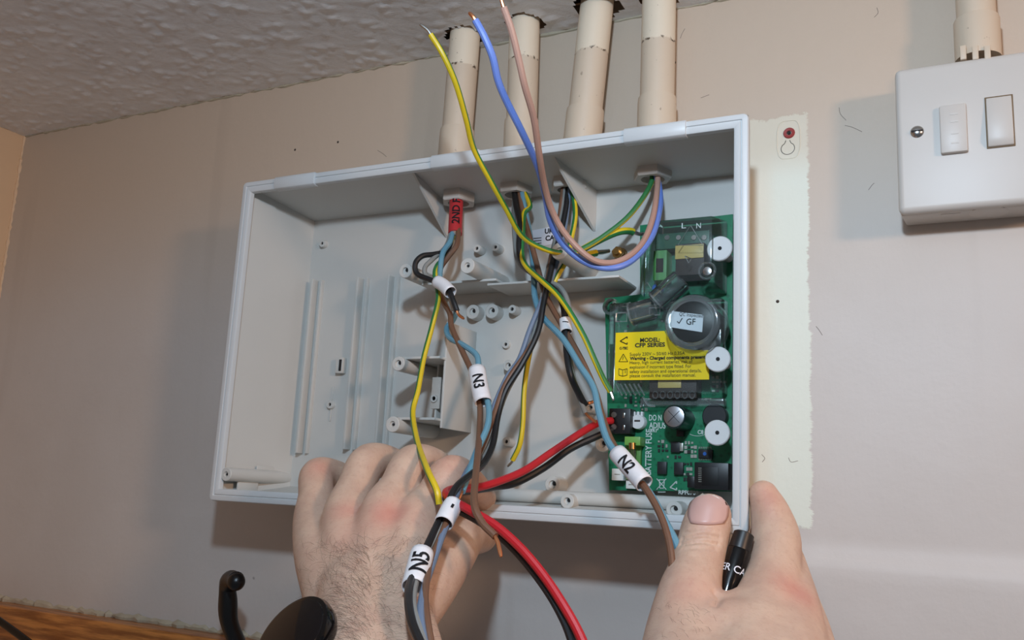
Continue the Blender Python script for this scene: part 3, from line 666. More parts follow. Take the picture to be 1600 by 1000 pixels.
# yellow warning label
ly = CY - .0006
arc = [(1038, 517), (1042, 525), (1049, 533), (1058, 540), (1070, 545), (1085, 547), (1107, 547)]
wl = MB().prism([at(x, y, ly) for x, y in [(962, 520)] + arc + [(1108, 593), (960, 594)]], (0, .0003, 0)).build('warning_label', M['label_y'], cov)
lt = ly - .00025
def lab_t(s_, px, py, px1, sz, bold=0.0): text_flat(s_, at(px, py, lt), sz, M['ink'], wl, at(px1, py, lt).x - at(px, py, lt).x, bold)
lab_t('MODEL:', 1000, 534.5, 1031, .0036, .00012); lab_t('CFP SERIES', 992, 542.5, 1039, .0036, .00012)
lab_t('C-TEC', 968, 546, 981, .0022, .0001)
lab_t('Supply 230V ~ 50/60 Hz 0.35A', 984, 556, 1070, .0029); lab_t('Warning - Charged components present', 984, 562.5, 1102, .0029, .0001)
for s_, y_, x_ in (('Heavy, high current batteries, risk of', 569, 1082), ('explosion if incorrect type fitted. For', 576, 1080), ('safety installation and operational details,', 583, 1096), ('please consult the installation manual.', 589.5, 1087)): lab_t(s_, 984, y_, x_, .0029)
strokes('label_logo', [((980, 526), (969, 533)), ((969, 533), (980, 538)), ((980, 526), (980, 529)), ((980, 538), (980, 535))], M['ink'], wl, lt, .0003)
strokes('label_symbol', [((974, 553), (967, 565)), ((974, 553), (981, 565)), ((967, 565), (981, 565)), ((974, 557), (973, 562)), ((967, 576), (973, 578)), ((973, 578), (980, 576)), ((967, 576), (967, 586)), ((980, 576), (980, 586)), ((967, 586), (973, 588)), ((973, 588), (980, 586)), ((973, 578), (973, 588)), ((977, 578), (977, 583))], M['ink'], wl, lt, .00018)
# inspection sticker on the capacitor (a sheet of its own under the dome)
yq = PB - .0304; qs = thing('inspection_sticker', 'white inspection sticker with tick and letters on round black drum', 'sticker', at(1072, 518, yq))
MB().prism([at(1050, 486, yq), at(1099, 492, yq), at(1097, 519, yq), at(1046, 511, yq)], (0, .0002, 0)).build('paper', M['label_w'], qs)
text_flat('QC Inspected', at(1061, 493, yq-.0003), .0030, M['ink'], qs, .0145, 0, -.13); text_flat('GF', at(1072, 507, yq-.0003), .0052, M['ink'], qs, .0056, .00005, -.05)
strokes('tick', [((1058, 502), (1061, 505)), ((1061, 505), (1066, 497))], M['ink'], qs, yq-.0003, .00025)

# ================================================================== WIRES
def wire(name, label, pts, r, col, tip=None, stripe=None, group=None, cat='wire', tipmat='copper', n=6):
    P = path(pts, n); root = thing(name, label, cat, P[0], group)
    MB().tube(P, r, 10).build('insulation', M[col], root, smooth=True)
    if stripe is not None:
        p, t_, u, w = frames(P)[len(P)//2]; vd = CC - p; a0 = math.atan2(vd.dot(w), vd.dot(u)) + stripe[0]; tw = stripe[1]; a0 -= tw*(len(P)//2)
        MB().tube(P, r*1.03, 5, sector=(a0+.2, a0+2.5), twist=tw).build('stripe', M['w_green'], root, smooth=True, fix=False)
    if tip:
        T = spline([P[-1] - (P[-1]-P[-2])*.4] + [at(*q) for q in tip], 4); m = len(T)
        MB().tube(T, [r*.52]*(m-1) + [r*.34], 8).build('copper_end', M[tipmat], root, smooth=True)
    return root
g4 = 'cores of the mains cable at the fourth entry'
R1, R2 = .0019, .0017
wire('earth_wire', 'long green and yellow wire looping up past the panel top to a bare end', [(1019, 262, -.028), (1016, 290, -.031), (985, 335, -.040), (945, 368, -.048), (910, 389, -.055), (885, 396, -.062), (850, 389, -.072), (815, 368, -.085), (790, 325, -.10), (765, 280, -.115), (740, 232, -.13), (728, 185, -.145), (712, 130, -.16), (692, 85, -.17), (673, 54, -.175)], .0017, 'w_yellow', [(668, 47, -.176), (656, 38, -.178)], (0.1, .012), g4, tipmat='tin')
wire('neutral_wire', 'bright blue wire looping below the fourth entry and rising to bare copper', [(1023, 262, -.028), (1031, 300, -.034), (1030, 330, -.042), (1018, 370, -.055), (990, 405, -.07), (955, 419, -.08), (915, 410, -.085), (880, 382, -.09), (860, 345, -.1), (851, 300, -.115), (838, 255, -.135), (815, 205, -.155), (790, 155, -.17), (778, 125, -.178), (770, 90, -.185), (757, 58, -.19), (743, 32, -.193)], .0020, 'w_blue', [(739, 26, -.194), (733, 20, -.194)], None, g4)
wire('live_wire', 'pinkish brown wire running beside the blue one out through the top of the picture', [(1028, 262, -.029), (1027, 295, -.036), (1020, 340, -.050), (1005, 378, -.062), (980, 402, -.074), (950, 411, -.082), (920, 402, -.09), (885, 368, -.098), (863, 330, -.108), (851, 290, -.123), (843, 245, -.143), (834, 185, -.163), (820, 135, -.178), (812, 100, -.185), (800, 50, -.193), (787, 12, -.198)], .0019, 'w_pink', [(784, 2, -.199), (781, -14, -.2)], None, g4)
j = wire('earth_jumper_wire', 'short thick yellow wire from the board terminal to the brass stud', [(990, 363, -.034), (984, 361, -.036), (968, 362, -.041), (945, 371, -.046), (915, 387, -.050), (903, 396, -.047), (915, 398, -.040), (932, 395, -.034)], .0023, 'w_yellow', None, (-2.5, .0))
MB().tube([at(928, 395, -.035), at(941, 394, -.030), at(952, 392, -.026)], [.0019, .0017, .0013], 10).build('crimp', M['tin'], j, smooth=True)
MB().tube([at(984, 361, -.036), at(998, 366, -.033), at(1006, 366, -.030)], [.0015, .0013, .0013], 8).build('crimp', M['steel'], j, smooth=True)
# first entry
n1 = nuts[0]
cb = thing('red_taped_cable', 'short cable end wrapped in red tape under the first entry', 'cable', at(712, 366, -.04))
A, B = at(714, 292, -.030), at(711, 366, -.042)
MB().tube([A, A.lerp(B, .5), B], .0050, 18).build('tape', M['tape_red'], cb, smooth=True)
MB().tube([B + (A-B)*.03, B, B + (B-A)*.06], [.0040, .0042, .0030], 14).build('sheath_end', M['sheath'], cb, smooth=True)
MB().tube([A.lerp(B, .05) + Vector((-.0042, .001, 0)), B + Vector((-.0042, .001, 0))], .0016, 10).build('sheath', M['sheath'], cb, smooth=True)
text_wrap('2ND F', A.lerp(B, .60), A-B, (CC-A).cross(A-B), .0080, .0053, M['ink'], cb, .0002)
g1 = 'cores of the red-taped cable'
wire('black_wire', 'black wire bent in a loop left of the red tape with frayed copper', [(707, 358, -.041), (700, 390, -.050), (680, 397, -.058), (660, 400, -.066), (649, 412, -.07), (652, 428, -.07), (672, 437, -.07), (690, 444, -.072), (702, 455, -.075), (708, 470, -.078), (714, 486, -.078)], .0019, 'w_black', [(717, 492, -.078), (725, 498, -.079)], None, g1)
wire('grey_wire', 'grey wire making the inner loop beneath the red tape', [(706, 358, -.041), (697, 385, -.050), (676, 405, -.06), (664, 418, -.064), (667, 432, -.064), (688, 444, -.066), (697, 462, -.068), (708, 484, -.07)], R2, 'w_grey', None, None, g1)
wire('teal_wire', 'teal wire kinked above the taller white sleeve, ending over the fist', [(708, 360, -.042), (703, 378, -.052), (692, 395, -.058), (688, 420, -.06), (688, 445, -.058), (697, 470, -.055), (712, 485, -.055), (708, 500, -.058), (698, 513, -.062), (703, 528, -.068), (725, 540, -.075), (745, 556, -.08), (748, 580, -.085), (753, 605, -.09), (763, 632, -.095), (762, 665, -.105), (745, 705, -.118), (732, 740, -.135), (722, 768, -.148)], R1, 'w_teal', [(719, 774, -.150), (715, 783, -.151)], None, g1)
wire('brown_wire', 'brown wire with bright copper tip hanging below the panel rim', [(716, 358, -.042), (714, 382, -.050), (700, 402, -.054), (688, 420, -.055), (684, 445, -.056), (692, 470, -.06), (703, 490, -.063), (706, 512, -.067), (722, 548, -.076), (737, 580, -.085), (745, 605, -.09), (750, 635, -.093), (749, 680, -.108), (744, 735, -.150), (741, 785, -.178), (752, 815, -.184), (774, 838, -.186)], R1, 'w_brown', [(778, 848, -.187), (783, 870, -.189)], None, g1)
wire('earth_wire', 'green and yellow wire from the red tape down to the knuckles', [(711, 360, -.042), (697, 398, -.050), (683, 416, -.058), (680, 432, -.062), (685, 465, -.066), (675, 510, -.07), (662, 560, -.076), (653, 610, -.084), (645, 645, -.092), (652, 690, -.116), (668, 735, -.152), (682, 765, -.160), (686, 788, -.160)], .0018, 'w_yellow', None, (0.25, .03), g1)
# second entry
g2 = 'cores of the second cable entry'
wire('black_wire', 'black wire from the second entry, stripped end beside the board', [(803, 288, -.030), (806, 318, -.036), (813, 350, -.043), (811, 385, -.050), (816, 410, -.053), (838, 432, -.058), (868, 455, -.06), (880, 478, -.062), (883, 505, -.065), (886, 555, -.07), (893, 590, -.072), (908, 622, -.06), (914, 632, -.055)], .0021, 'w_black', [(919, 630, -.052), (930, 627, -.050)], None, g2)
wire('grey_wire', 'grey wire following the black one from the second entry', [(806, 288, -.031), (803, 330, -.036), (805, 380, -.043), (812, 412, -.046), (845, 435, -.052), (876, 450, -.056), (889, 480, -.058), (888, 508, -.061), (890, 560, -.064), (900, 605, -.062), (914, 644, -.055)], R2, 'w_grey', [(919, 650, -.053), (932, 660, -.050)], None, g2)
wire('earth_wire', 'green and yellow wire from the second entry ending at the board edge', [(815, 292, -.030), (828, 321, -.034), (819, 333, -.038), (817, 360, -.044), (815, 395, -.051), (822, 416, -.059), (846, 438, -.068), (870, 460, -.073), (890, 487, -.075), (912, 525, -.074), (930, 565, -.072), (944, 595, -.068), (954, 612, -.066)], .0018, 'w_yellow', [(956, 617, -.066), (959, 626, -.066)], (-2.9, .015), g2, tipmat='tin')
wire('brown_wire', 'brown wire running down across the board edge into the right sleeve', [(810, 288, -.030), (818, 335, -.037), (826, 365, -.040), (834, 395, -.043), (842, 425, -.048), (850, 455, -.055), (862, 480, -.06), (885, 520, -.066), (910, 565, -.07), (930, 610, -.074), (941, 650, -.08), (956, 690, -.088), (985, 732, -.098), (1010, 765, -.105), (1032, 805, -.112), (1046, 850, -.118), (1050, 900, -.122), (1040, 960, -.125)], R1, 'w_brown', None, None, g2)
wire('teal_wire', 'teal wire running down beside the board into the right sleeve', [(814, 288, -.031), (819, 320, -.034), (830, 380, -.038), (834, 430, -.047), (836, 465, -.054), (848, 495, -.06), (880, 530, -.070), (905, 570, -.076), (927, 605, -.080), (936, 645, -.086), (950, 690, -.094), (980, 728, -.102), (1016, 772, -.103), (1042, 820, -.107), (1060, 858, -.110), (1066, 905, -.114)], .0020, 'w_teal', None, None, g2)
# third entry
g3 = 'cores of the third cable entry'
wire('black_wire', 'black wire of the gathered bunch crossing over the fist', [(887, 284, -0.030), (885, 320, -0.035), (876, 365, -0.042), (866, 400, -0.050), (858, 435, -0.056), (850, 470, -0.062), (840, 520, -0.068), (815, 570, -0.075), (790, 610, -0.080), (778, 650, -0.086), (770, 695, -0.098), (755, 725, -0.115), (735, 742, -0.138), (712, 762, -0.158), (698, 792, -0.169), (687, 812, -0.175), (664, 860, -0.196), (645, 900, -0.216), (638, 930, -0.235), (643, 970, -0.252), (660, 1012, -0.262), (680, 1060, -0.272)], .0019, 'w_black', None, None, g3)
wire('grey_wire', 'grey wire of the gathered bunch crossing over the fist', [(884, 284, -0.031), (879, 330, -0.035), (868, 375, -0.042), (859, 410, -0.047), (849, 455, -0.055), (843, 490, -0.061), (825, 550, -0.069), (795, 605, -0.077), (781, 640, -0.082), (768, 690, -0.095), (748, 725, -0.112), (722, 752, -0.140), (704, 790, -0.165), (692, 820, -0.175), (664, 870, -0.196), (649, 910, -0.218), (645, 945, -0.238), (654, 980, -0.250), (670, 1030, -0.262)], R2, 'w_grey', None, None, g3)
wire('slate_wire', 'slate blue wire of the gathered bunch, rightmost below the lower sleeve', [(891, 284, -0.031), (884, 345, -0.036), (874, 395, -0.044), (860, 440, -0.053), (845, 475, -0.061), (828, 515, -0.067), (812, 560, -0.072), (792, 590, -0.077), (770, 640, -0.084), (762, 670, -0.090), (748, 705, -0.106), (728, 740, -0.134), (710, 780, -0.161), (699, 815, -0.173), (688, 845, -0.185), (676, 880, -0.198), (663, 920, -0.221), (657, 960, -0.242), (664, 1012, -0.257)], R2, 'w_slate', None, None, g3)
wire('brown_wire', 'brown wire of the gathered bunch crossing over the fist', [(881, 284, -0.031), (873, 350, -0.037), (862, 400, -0.046), (855, 440, -0.055), (847, 480, -0.062), (840, 520, -0.068), (820, 555, -0.073), (790, 600, -0.079), (768, 660, -0.090), (745, 715, -0.112), (722, 755, -0.145), (702, 805, -0.170), (688, 840, -0.183), (672, 880, -0.200), (664, 930, -0.227), (668, 975, -0.244), (676, 1020, -0.252)], R2, 'w_brown', None, None, g3)
wire('earth_wire', 'green and yellow wire from the third entry cut off above the red lead', [(893, 288, -.031), (899, 335, -.036), (891, 380, -.041), (886, 405, -.044), (872, 430, -.047), (855, 465, -.05), (838, 510, -.053), (826, 560, -.055), (819, 610, -.055), (817, 660, -.055), (812, 695, -.055), (801, 719, -.053)], .0017, 'w_yellow', [(799, 723, -.053), (793, 729, -.053)], (0.3, .01), g3, tipmat='tin')
# battery leads
gb = 'battery leads'
wire('red_lead', 'thick red battery lead sweeping from the board to the lower frame edge', [(956, 657, -.033), (935, 661, -.042), (905, 678, -.055), (860, 708, -.07), (820, 735, -.085), (780, 752, -.1), (745, 762, -.115), (712, 764, -.140), (697, 770, -.156), (708, 782, -.164), (735, 798, -.168), (775, 822, -.170), (815, 858, -.172), (850, 900, -.174), (880, 945, -.177), (905, 990, -.180), (930, 1050, -.185)], .0023, 'w_red', None, None, gb)
wire('black_lead', 'thick black battery lead running under the red one', [(956, 672, -.033), (930, 683, -.042), (890, 702, -.053), (850, 731, -.066), (805, 755, -.08), (770, 761, -.095), (740, 766, -.112), (712, 770, -.136), (697, 777, -.150), (710, 793, -.158), (745, 812, -.162), (785, 840, -.165), (822, 878, -.168), (857, 925, -.171), (882, 970, -.174), (897, 1010, -.178), (915, 1060, -.18)], .0022, 'w_black', None, None, gb)
# tape sleeves
def sleeve(label, pts, r, txt=None, size=.007, flip=1, mark=None, flat=1.0):
    P = path(pts, 5); root = thing('tape_sleeve', label, 'cable marker', P[0], 'white tape sleeves on the wires')
    fr = frames(P); rings = []; vdir = (CC - P[len(P)//2]).normalized()
    for k, (p, t_, u, w) in enumerate(fr):
        n_ = (vdir - t_*vdir.dot(t_)).normalized(); s_ = t_.cross(n_); q = r*(1.0 if 0 < k < len(fr)-1 else .97)
        rings.append([p + s_*math.cos(a)*q*flat + n_*math.sin(a)*q for a in np.linspace(0, 6.28318, 18, endpoint=False)])
    mb = MB(); mb.loft(rings, cap=False); o = mb.build('tape', M['sleeve'], root, smooth=True, fix=False)
    so = o.modifiers.new('thickness', 'SOLIDIFY'); so.thickness = .0004
    c = (P[0]+P[-1])/2; ax = (P[-1]-P[0])*flip
    if txt or mark:
        me = text_mesh(txt or mark, size, .00022, True); co = np.zeros(len(me.vertices)*3); me.vertices.foreach_get('co', co); co = co.reshape(-1, 3)
        x = co[:, 0]-(co[:, 0].max()+co[:, 0].min())/2; y = co[:, 1]-(co[:, 1].max()+co[:, 1].min())/2; L = (P[-1]-P[0]).length; out = []
        for a_, b_ in zip(x, y):
            f_ = min(max(.5 + flip*a_/L, 0), 1)*(len(fr)-1); i0 = min(int(f_), len(fr)-2); q_ = f_-i0
            p_ = fr[i0][0].lerp(fr[i0+1][0], q_); t_ = fr[i0][1].lerp(fr[i0+1][1], q_).normalized()*flip
            n_ = (vdir - t_*vdir.dot(t_)).normalized(); s_ = n_.cross(t_); an = b_/r; out += list(p_ + (s_*math.sin(an) + n_*math.cos(an))*(r+.0007))
        me.vertices.foreach_set('co', out); put_mesh(me, 'lettering' if txt else 'pen_mark', M['ink'], root)
    return root
sleeve('blank white tape sleeve on the looped black wire', [(683, 440, -.071), (693, 446, -.073), (704, 457, -.076)], .0040)
sleeve('white tape sleeve marked N3 in the middle of the panel', [(745, 577, -.086), (749, 603, -.091), (755, 629, -.095)], .0050, 'N3', .0085, 1)
sleeve('small white sleeve on the black wire left of the board', [(883, 499, -.064), (884, 508, -.065), (885, 519, -.067)], .0034, None, .004, 1, '/')
sleeve('white tape sleeve marked N2 lying over the board corner', [(964, 707, -.095), (985, 731, -.100), (1007, 756, -.105)], .0048, 'N2', .0085, 1)
sleeve('small white sleeve with one pen stroke just below the panel rim', [(709, 787, -0.166), (702, 800, -0.171), (693, 818, -0.177)], .0046, None, .008, -1, '-')
sleeve('white tape sleeve marked N5 in front of the hairy wrist', [(660, 863, -.201), (653, 889, -.208), (646, 918, -.217)], .0052, 'N5', .0108, -1)

# ================================================================== HANDS
def blob(mb, nodes, n=18, sub=5):
    """tapered round limb: nodes (point, radius); ends rounded"""
    P = spline([p for p, r in nodes], sub); R_ = [v.x for v in spline([Vector((r, 0, 0)) for p, r in nodes], sub)]
    fr = frames(P); rings = []
    def ring(c, u, w, r): return [c + (u*math.cos(6.28318*i/n) + w*math.sin(6.28318*i/n))*r for i in range(n)]
    p, t_, u, w = fr[0]
    for a in (80, 60, 40, 20): rings.append(ring(p - t_*R_[0]*math.sin(math.radians(a)), u, w, R_[0]*math.cos(math.radians(a))))
    for (p, t_, u, w), r in zip(fr, R_): rings.append(ring(p, u, w, r))
    for a in (20, 40, 60, 80): rings.append(ring(p + t_*R_[-1]*math.sin(math.radians(a)), u, w, R_[-1]*math.cos(math.radians(a))))
    mb.loft(rings)
def bvh_of(o):
    bm = bmesh.new(); bm.from_mesh(o.data); b = BVHTree.FromBMesh(bm); bm.free(); return b
def make_hand(name, label, chains, voxel, smooths, red, dark=(), creases=()):
    mb = MB()
    for ch in chains: blob(mb, [(at(*p[:3]), p[3]) for p in ch])
    o = mb.build(name, M['skin']); mo = o.modifiers.new('fuse', 'REMESH'); mo.mode = 'VOXEL'; mo.voxel_size = voxel
    dg = bpy.context.evaluated_depsgraph_get(); dg.update(); me = bpy.data.meshes.new_from_object(o.evaluated_get(dg))
    o.modifiers.clear(); old = o.data; o.data = me; bpy.data.meshes.remove(old)
    nv = len(me.vertices); co = np.zeros(nv*3); me.vertices.foreach_get('co', co); co = co.reshape(-1, 3)
    ed = np.zeros(len(me.edges)*2, dtype=np.int64); me.edges.foreach_get('vertices', ed); ed = ed.reshape(-1, 2)
    deg = np.bincount(ed.ravel(), minlength=nv)[:, None]
    def lap(c):
        s = np.zeros_like(c)
        for k in range(3): s[:, k] = np.bincount(ed[:, 0], c[ed[:, 1], k], nv) + np.bincount(ed[:, 1], c[ed[:, 0], k], nv)
        return s/deg
    wsm = np.full(nv, 0.0)
    for (p, rad, amt_) in smooths:
        d = np.linalg.norm(co - np.array(at(*p)), axis=1); wsm = np.maximum(wsm, amt_*np.clip(1.6*(1-d/rad), 0, 1))
    for it in range(60):
        w_ = (0.5 if it < 6 else 0.0); co = co + (lap(co)-co)*np.maximum(w_, wsm*.55)[:, None]
    for it in range(3): co = co + (lap(co)-co)*.5
    me.vertices.foreach_set('co', co.ravel()); me.update()
    nr = np.zeros(nv*3); me.vertices.foreach_get('normal', nr); nr = nr.reshape(-1, 3)
    bvc = bvh_of(o)
    for (pts, wd_, dep) in creases:        # wrinkles pressed in along short lines on the camera side
        cp_ = []
        for v in spline([at(*p) for p in pts], 6):
            h_ = bvc.ray_cast(CC, (v-CC).normalized())[0]; cp_.append(tuple(h_ if h_ is not None else v))
        seg = np.array(cp_)
        d = np.min(np.linalg.norm(co[:, None, :] - seg[None], axis=2), axis=1) if nv < 400000 else None
        co -= nr*(dep*np.exp(-(d/wd_)**2))[:, None]
    me.vertices.foreach_set('co', co.ravel()); me.update()
    tint = np.zeros((nv, 4)); tint[:, 3] = 1
    for ch_, lst in ((0, red), (1, dark)):
        for (p, rad, amt_) in lst:
            d = np.linalg.norm(co - np.array(at(*p)), axis=1); tint[:, ch_] = np.maximum(tint[:, ch_], amt_*np.exp(-(d/rad)**2))
    ca = me.color_attributes.new('tint', 'FLOAT_COLOR', 'POINT'); ca.data.foreach_set('color', tint.ravel())
    me.materials.clear(); me.materials.append(M['skin']); me.polygons.foreach_set('use_smooth', [True]*len(me.polygons))
    tag(o, label, 'hand'); return o
def hairs(o, region, count, flow, lmin, lmax, r=.000038):
    bv = bvh_of(o); mb = MB()
    for k in range(count):
        px, py = region()
        d = (at(px, py, -.1) - CC).normalized(); h, n_, _, _ = bv.ray_cast(CC, d)
        if h is None: continue
        f = flow(px, py) + Vector([random.gauss(0, .35) for _ in range(3)]); f = (f - n_*f.dot(n_)).normalized(); L = random.uniform(lmin, lmax)
        c = n_.cross(f) * random.gauss(0, .25)
        P = [h + f*L*t_ + c*L*t_*t_ + n_*(L*.30*math.sin(t_*2.4) + .0001) for t_ in (0, .35, .7, 1)]
        mb.tube(P, [r, r, r*.8, r*.3], 3)
    return tag(mb.build('hair', M['hair'], o, fix=False), kind='stuff')
# left fist gripping the bottom rim, back of the hand to us
LH = [
 # little, ring, middle, index: wrist, knuckle, middle joint, end joint, tip
 [(520, 930, -.190, .0150), (500, 868, -.165, .0140), (492, 815, -.140, .0128), (494, 775, -.128, .0108), (497, 741, -.115, .0106), (535, 745, -.090, .0088), (560, 762, -.074, .0076)],
 [(545, 935, -.194, .0150), (540, 868, -.172, .0140), (541, 806, -.150, .0135), (556, 762, -.135, .0112), (577, 722, -.118, .0115), (618, 726, -.090, .0096), (645, 748, -.072, .0082)],
 [(578, 938, -.196, .0155), (588, 868, -.174, .0140), (600, 803, -.153, .0137), (622, 764, -.138, .0114), (646, 725, -.121, .0117), (685, 730, -.092, .0098), (710, 755, -.074, .0082)],
 [(612, 935, -.192, .0155), (636, 870, -.170, .0142), (652, 816, -.150, .0138), (680, 778, -.136, .0116), (706, 742, -.123, .0117), (738, 762, -.098, .0100), (755, 778, -.078, .0082)],
 # thumb under the rim
 [(625, 960, -.190, .0180), (670, 905, -.165, .0165), (705, 862, -.140, .0140), (726, 838, -.115, .0120), (740, 838, -.092, .0110), (752, 838, -.070, .0100)],
 [(590, 900, -.165, .0150), (640, 880, -.160, .0150), (690, 870, -.145, .0120)],
 # palm mass
 [(520, 880, -.160, .0140), (570, 880, -.160, .0160), (630, 880, -.160, .0150)],
 # wrist and forearm
 [(556, 925, -.190, .0190), (562, 975, -.212, .0205), (566, 1030, -.235, .0220), (568, 1150, -.27, .026)],
 [(606, 930, -.185, .0190), (614, 985, -.205, .0205), (620, 1040, -.225, .0220), (628, 1150, -.255, .026)],
]
lh = make_hand('hand', 'left hand gripping the lower rim, back of the hand and hairy wrist to camera', LH, .0010,
    [((570, 880, -.185), .050, 1.0), ((590, 970, -.21), .05, .9), ((660, 900, -.17), .03, .5)],
    [((608, 808, -.166), .012, .55), ((545, 804, -.163), .010, .38), ((650, 815, -.163), .009, .25), ((500, 722, -.125), .010, .38), ((700, 725, -.130), .012, .25), ((575, 830, -.17), .02, .25), ((630, 873, -.184), .0022, 1.0)],
    [((730, 745, -.115), .012, .15)],  # brown over the curled index: its shade put into the colour
    [([(505, 905, -.2), (520, 915, -.2), (540, 918, -.2)], .0015, .0004)])
def reg_l():
    t_ = random.random()
    if t_ < .75: return random.gauss(545, 38), random.uniform(850, 1005)
    return random.uniform(560, 680), random.uniform(840, 1000)
hairs(lh, reg_l, 900, lambda x, y: Vector((-.7 if x < 580 else .3, 0, .55 if y < 930 else -.1)), .004, .010)
# right hand: thumb in front, index finger along the side
RH = [
 [(1108, 806, -.0945, .0118), (1103, 826, -.0965, .0128), (1096, 858, -.101, .0132), (1086, 895, -.110, .0138), (1078, 935, -.122, .0165), (1075, 1010, -.140, .0215), (1085, 1100, -.165, .027)],
 [(1193, 774, -.072, .0082), (1203, 800, -.074, .0105), (1212, 840, -.078, .0128), (1210, 885, -.088, .0135), (1204, 935, -.102, .0165), (1185, 1010, -.130, .0215), (1165, 1100, -.160, .027)],
 [(1195, 835, -.045, .0085), (1218, 862, -.055, .0110), (1228, 905, -.075, .0130), (1228, 950, -.096, .0170), (1222, 1020, -.125, .0215), (1210, 1100, -.155, .027)],
 [(1215, 880, -.045, .0090), (1235, 915, -.058, .0110), (1242, 975, -.082, .0165), (1240, 1040, -.112, .0220), (1235, 1110, -.145, .026)],
 [(1098, 968, -.128, .0150), (1140, 966, -.124, .0125), (1190, 955, -.112, .0150)],
 [(1095, 1010, -.140, .020), (1140, 1005, -.135, .020), (1190, 1005, -.130, .020)],
 [(1095, 1100, -.16, .028), (1160, 1110, -.16, .030), (1220, 1110, -.15, .026)],
]
rh = make_hand('hand', 'right hand with the thumb pressed on the lower right corner of the panel', RH, .0010,
    [((1140, 1010, -.155), .05, 1.0), ((1080, 960, -.135), .026, .5), ((1225, 1000, -.14), .04, .8)],
    [((1240, 930, -.112), .012, .5), ((1112, 790, -.106), .010, .3), ((1200, 770, -.082), .010, .3), ((1085, 930, -.137), .014, .2)],
    [((1132, 965, -.142), .004, .35)],
    [([(1066, 842, -.113), (1096, 836, -.1145), (1124, 840, -.111)], .0012, .0013), ([(1064, 850, -.114), (1095, 846, -.1155), (1122, 850, -.112)], .0012, .0015), ([(1068, 858, -.114), (1094, 856, -.116), (1118, 858, -.113)], .0010, .0006), ([(1070, 832, -.11), (1098, 826, -.11), (1124, 831, -.11)], .0009, .0004),
     ([(1118, 925, -.128), (1124, 935, -.130), (1118, 945, -.132)], .0018, .0014)])
hairs(rh, lambda: (random.uniform(1030, 1120), random.uniform(945, 1000)), 40, lambda x, y: Vector((-.5, 0, .4)), .002, .0045)
# thumb nail: curved plate lying on the thumb
bv = bvh_of(rh)
def nail_pts(f0, f1, tip):
    rows = []
    for a in np.linspace(f0, f1, 9):
        row = []
        for b in np.linspace(-1, 1, 13):
            cy_ = 793 - 26*a; hw = 30.5*(1 - .72*(max(0, a-.15)/.85)**2.2)*(1 - .22*max(0, -a-.5)/.5)
            px = 1107 + 2*a + hw*b; py = cy_ + 5*b*b*(1 if a > 0 else .3) - (0 if a > -.6 else -4*(1-b*b))
            d = (at(px, py, -.11) - CC).normalized(); h, n_, _, _ = bv.ray_cast(CC, d)
            if h is None: h, n_, _, _ = bv.find_nearest(at(px, py, -.10))
            row.append(h + n_*(.00045 + tip))
        rows.append(row)
    return rows
def sheet(rows):
    m = MB(); n_ = len(rows[0]); m.add([p for r in rows for p in r], [(k*n_+i, k*n_+i+1, (k+1)*n_+i+1, (k+1)*n_+i) for k in range(len(rows)-1) for i in range(n_-1)]); return m
nm = sheet(nail_pts(-.9, .93, 0)); nm.mi = [1 if k >= 7*12 else 0 for k in range(len(nm.f))]
nl = nm.build('nail', [M['nail'], M['nailtip']], rh, smooth=True, fix=False); so = nl.modifiers.new('thickness', 'SOLIDIFY'); so.thickness = .0006; so.offset = 0

# ================================================================== MARKER PEN
A, B = at(1163, 833, -.094), at(1118, 985, -.112); d = (B-A).normalized()
pen = thing('marker_pen', 'black marker pen held between the right thumb and index finger', 'pen', A)
MB().lathe(A, d, [(.0044, 0), (.0052, .0006), (.0056, .0085), (.0056, .0092)], 26).build('end_plug', M['black'], pen, smooth=True)
MB().lathe(A + d*.0094, d, [(.0057, 0), (.0060, .0006), (.0060, .045), (.0050, .047)], 28).build('barrel', M['blackgloss'], pen, smooth=True)
vd_ = (CC - A).normalized()
text_wrap('ER CA', A + d*.0205, (-d).cross(vd_), -d, .0052, .00615, M['label_w'], pen, .00004, around='x')

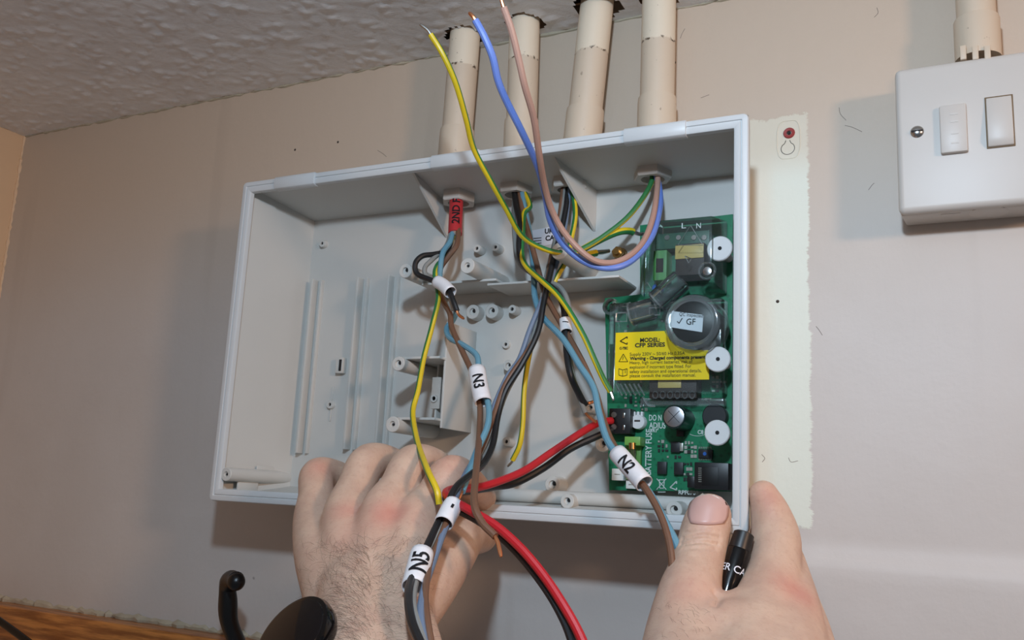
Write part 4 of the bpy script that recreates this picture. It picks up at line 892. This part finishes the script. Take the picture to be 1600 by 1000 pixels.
# ================================================================== WATCH
wc = at(458, 996, -.262); ex_ = (Vector(CR[0])*.80 - Vector(CR[1])*.58).normalized()
nrm = (CC - wc).normalized()*.55 + (Vector(CR[0])*-.58 - Vector(CR[1])*.80)*.83; nrm = (nrm - ex_*nrm.dot(ex_)).normalized()
wt = thing('wrist_watch', 'round black watch on the left wrist at the bottom edge', 'watch', wc)
MB().lathe(wc, nrm, [(.012, -.0095), (.0160, -.0085), (.0186, -.005), (.0192, -.001), (.0184, .0014), (.0166, .0020)], 48).build('case', M['blackgloss'], wt, smooth=True)
MB().lathe(wc + nrm*.0019, nrm, [(.0168, 0), (.0166, .0004), (.0160, .0006)], 48).build('glass', plain('watch_glass', (8, 8, 12), .08), wt, smooth=True)
sp_ = nrm.cross(ex_)
MB().cyl(wc - ex_*.0185 - nrm*.003, wc - ex_*.0210 - nrm*.003, .0020, 14).build('crown', M['black'], wt, smooth=True)
cst = at(590, 1075, -.240); d1 = (wc - nrm*.008 - cst); r1 = d1.length - .001; d1.normalize()
d2 = Vector((0, -1, 0.25)); d2 = (d2 - d1*d2.dot(d1)).normalized(); axw = d1.cross(d2)
rings = []
for k in range(48):
    a = 6.28318*k/48; rad = d1*math.cos(a)*r1 + d2*math.sin(a)*.0285; n_ = rad.normalized()
    rings.append([cst + rad + axw*x + n_*h for x, h in ((-.009, 0), (-.009, .0020), (.009, .0020), (.009, 0))])
MB().loft(rings, closed=True, cap=False).build('strap', M['black'], wt, smooth=True)

# ================================================================== HOOK, CABLE
hk = thing('coat_hook', 'black metal coat hook with a ball end in front of the wall', 'hook', at(367, 1040, -.030))
P = path([(384, 1050, -.030), (372, 1010, -.046), (358, 970, -.056), (356, 935, -.060), (356, 916, -.062), (361, 906, -.066), (369, 907, -.072)], 6)
MB().tube(P, [.0064 + .0004*math.sin(k*.5) for k in range(len(P))], 18).build('arm', M['hookblack'], hk, smooth=True)
c = at(369, 909, -.073); MB().lathe(c, (0, 0, 1), [(.0062*math.cos(a), .0062*math.sin(a)) for a in np.linspace(-1.5, 1.5, 13)], 24).build('ball', M['hookblack'], hk, smooth=True)
bp_ = at(384, 1050, -.030); MB().box((bp_.x-.012, WALL-.0235, bp_.z-.03), (bp_.x+.012, WALL-.0195, bp_.z+.012)).build('mounting_plate', M['hookblack'], hk, bevel=.001)
cb = thing('black_cable', 'black cable crossing the wooden rail in the lower left corner', 'cable', at(20, 984, -.04))
MB().tube(path([(-60, 930, -.05), (-20, 957, -.048), (20, 985, -.046), (60, 1015, -.044), (120, 1060, -.042)], 5), .0030, 14).build('jacket', M['blackgloss'], cb, smooth=True)
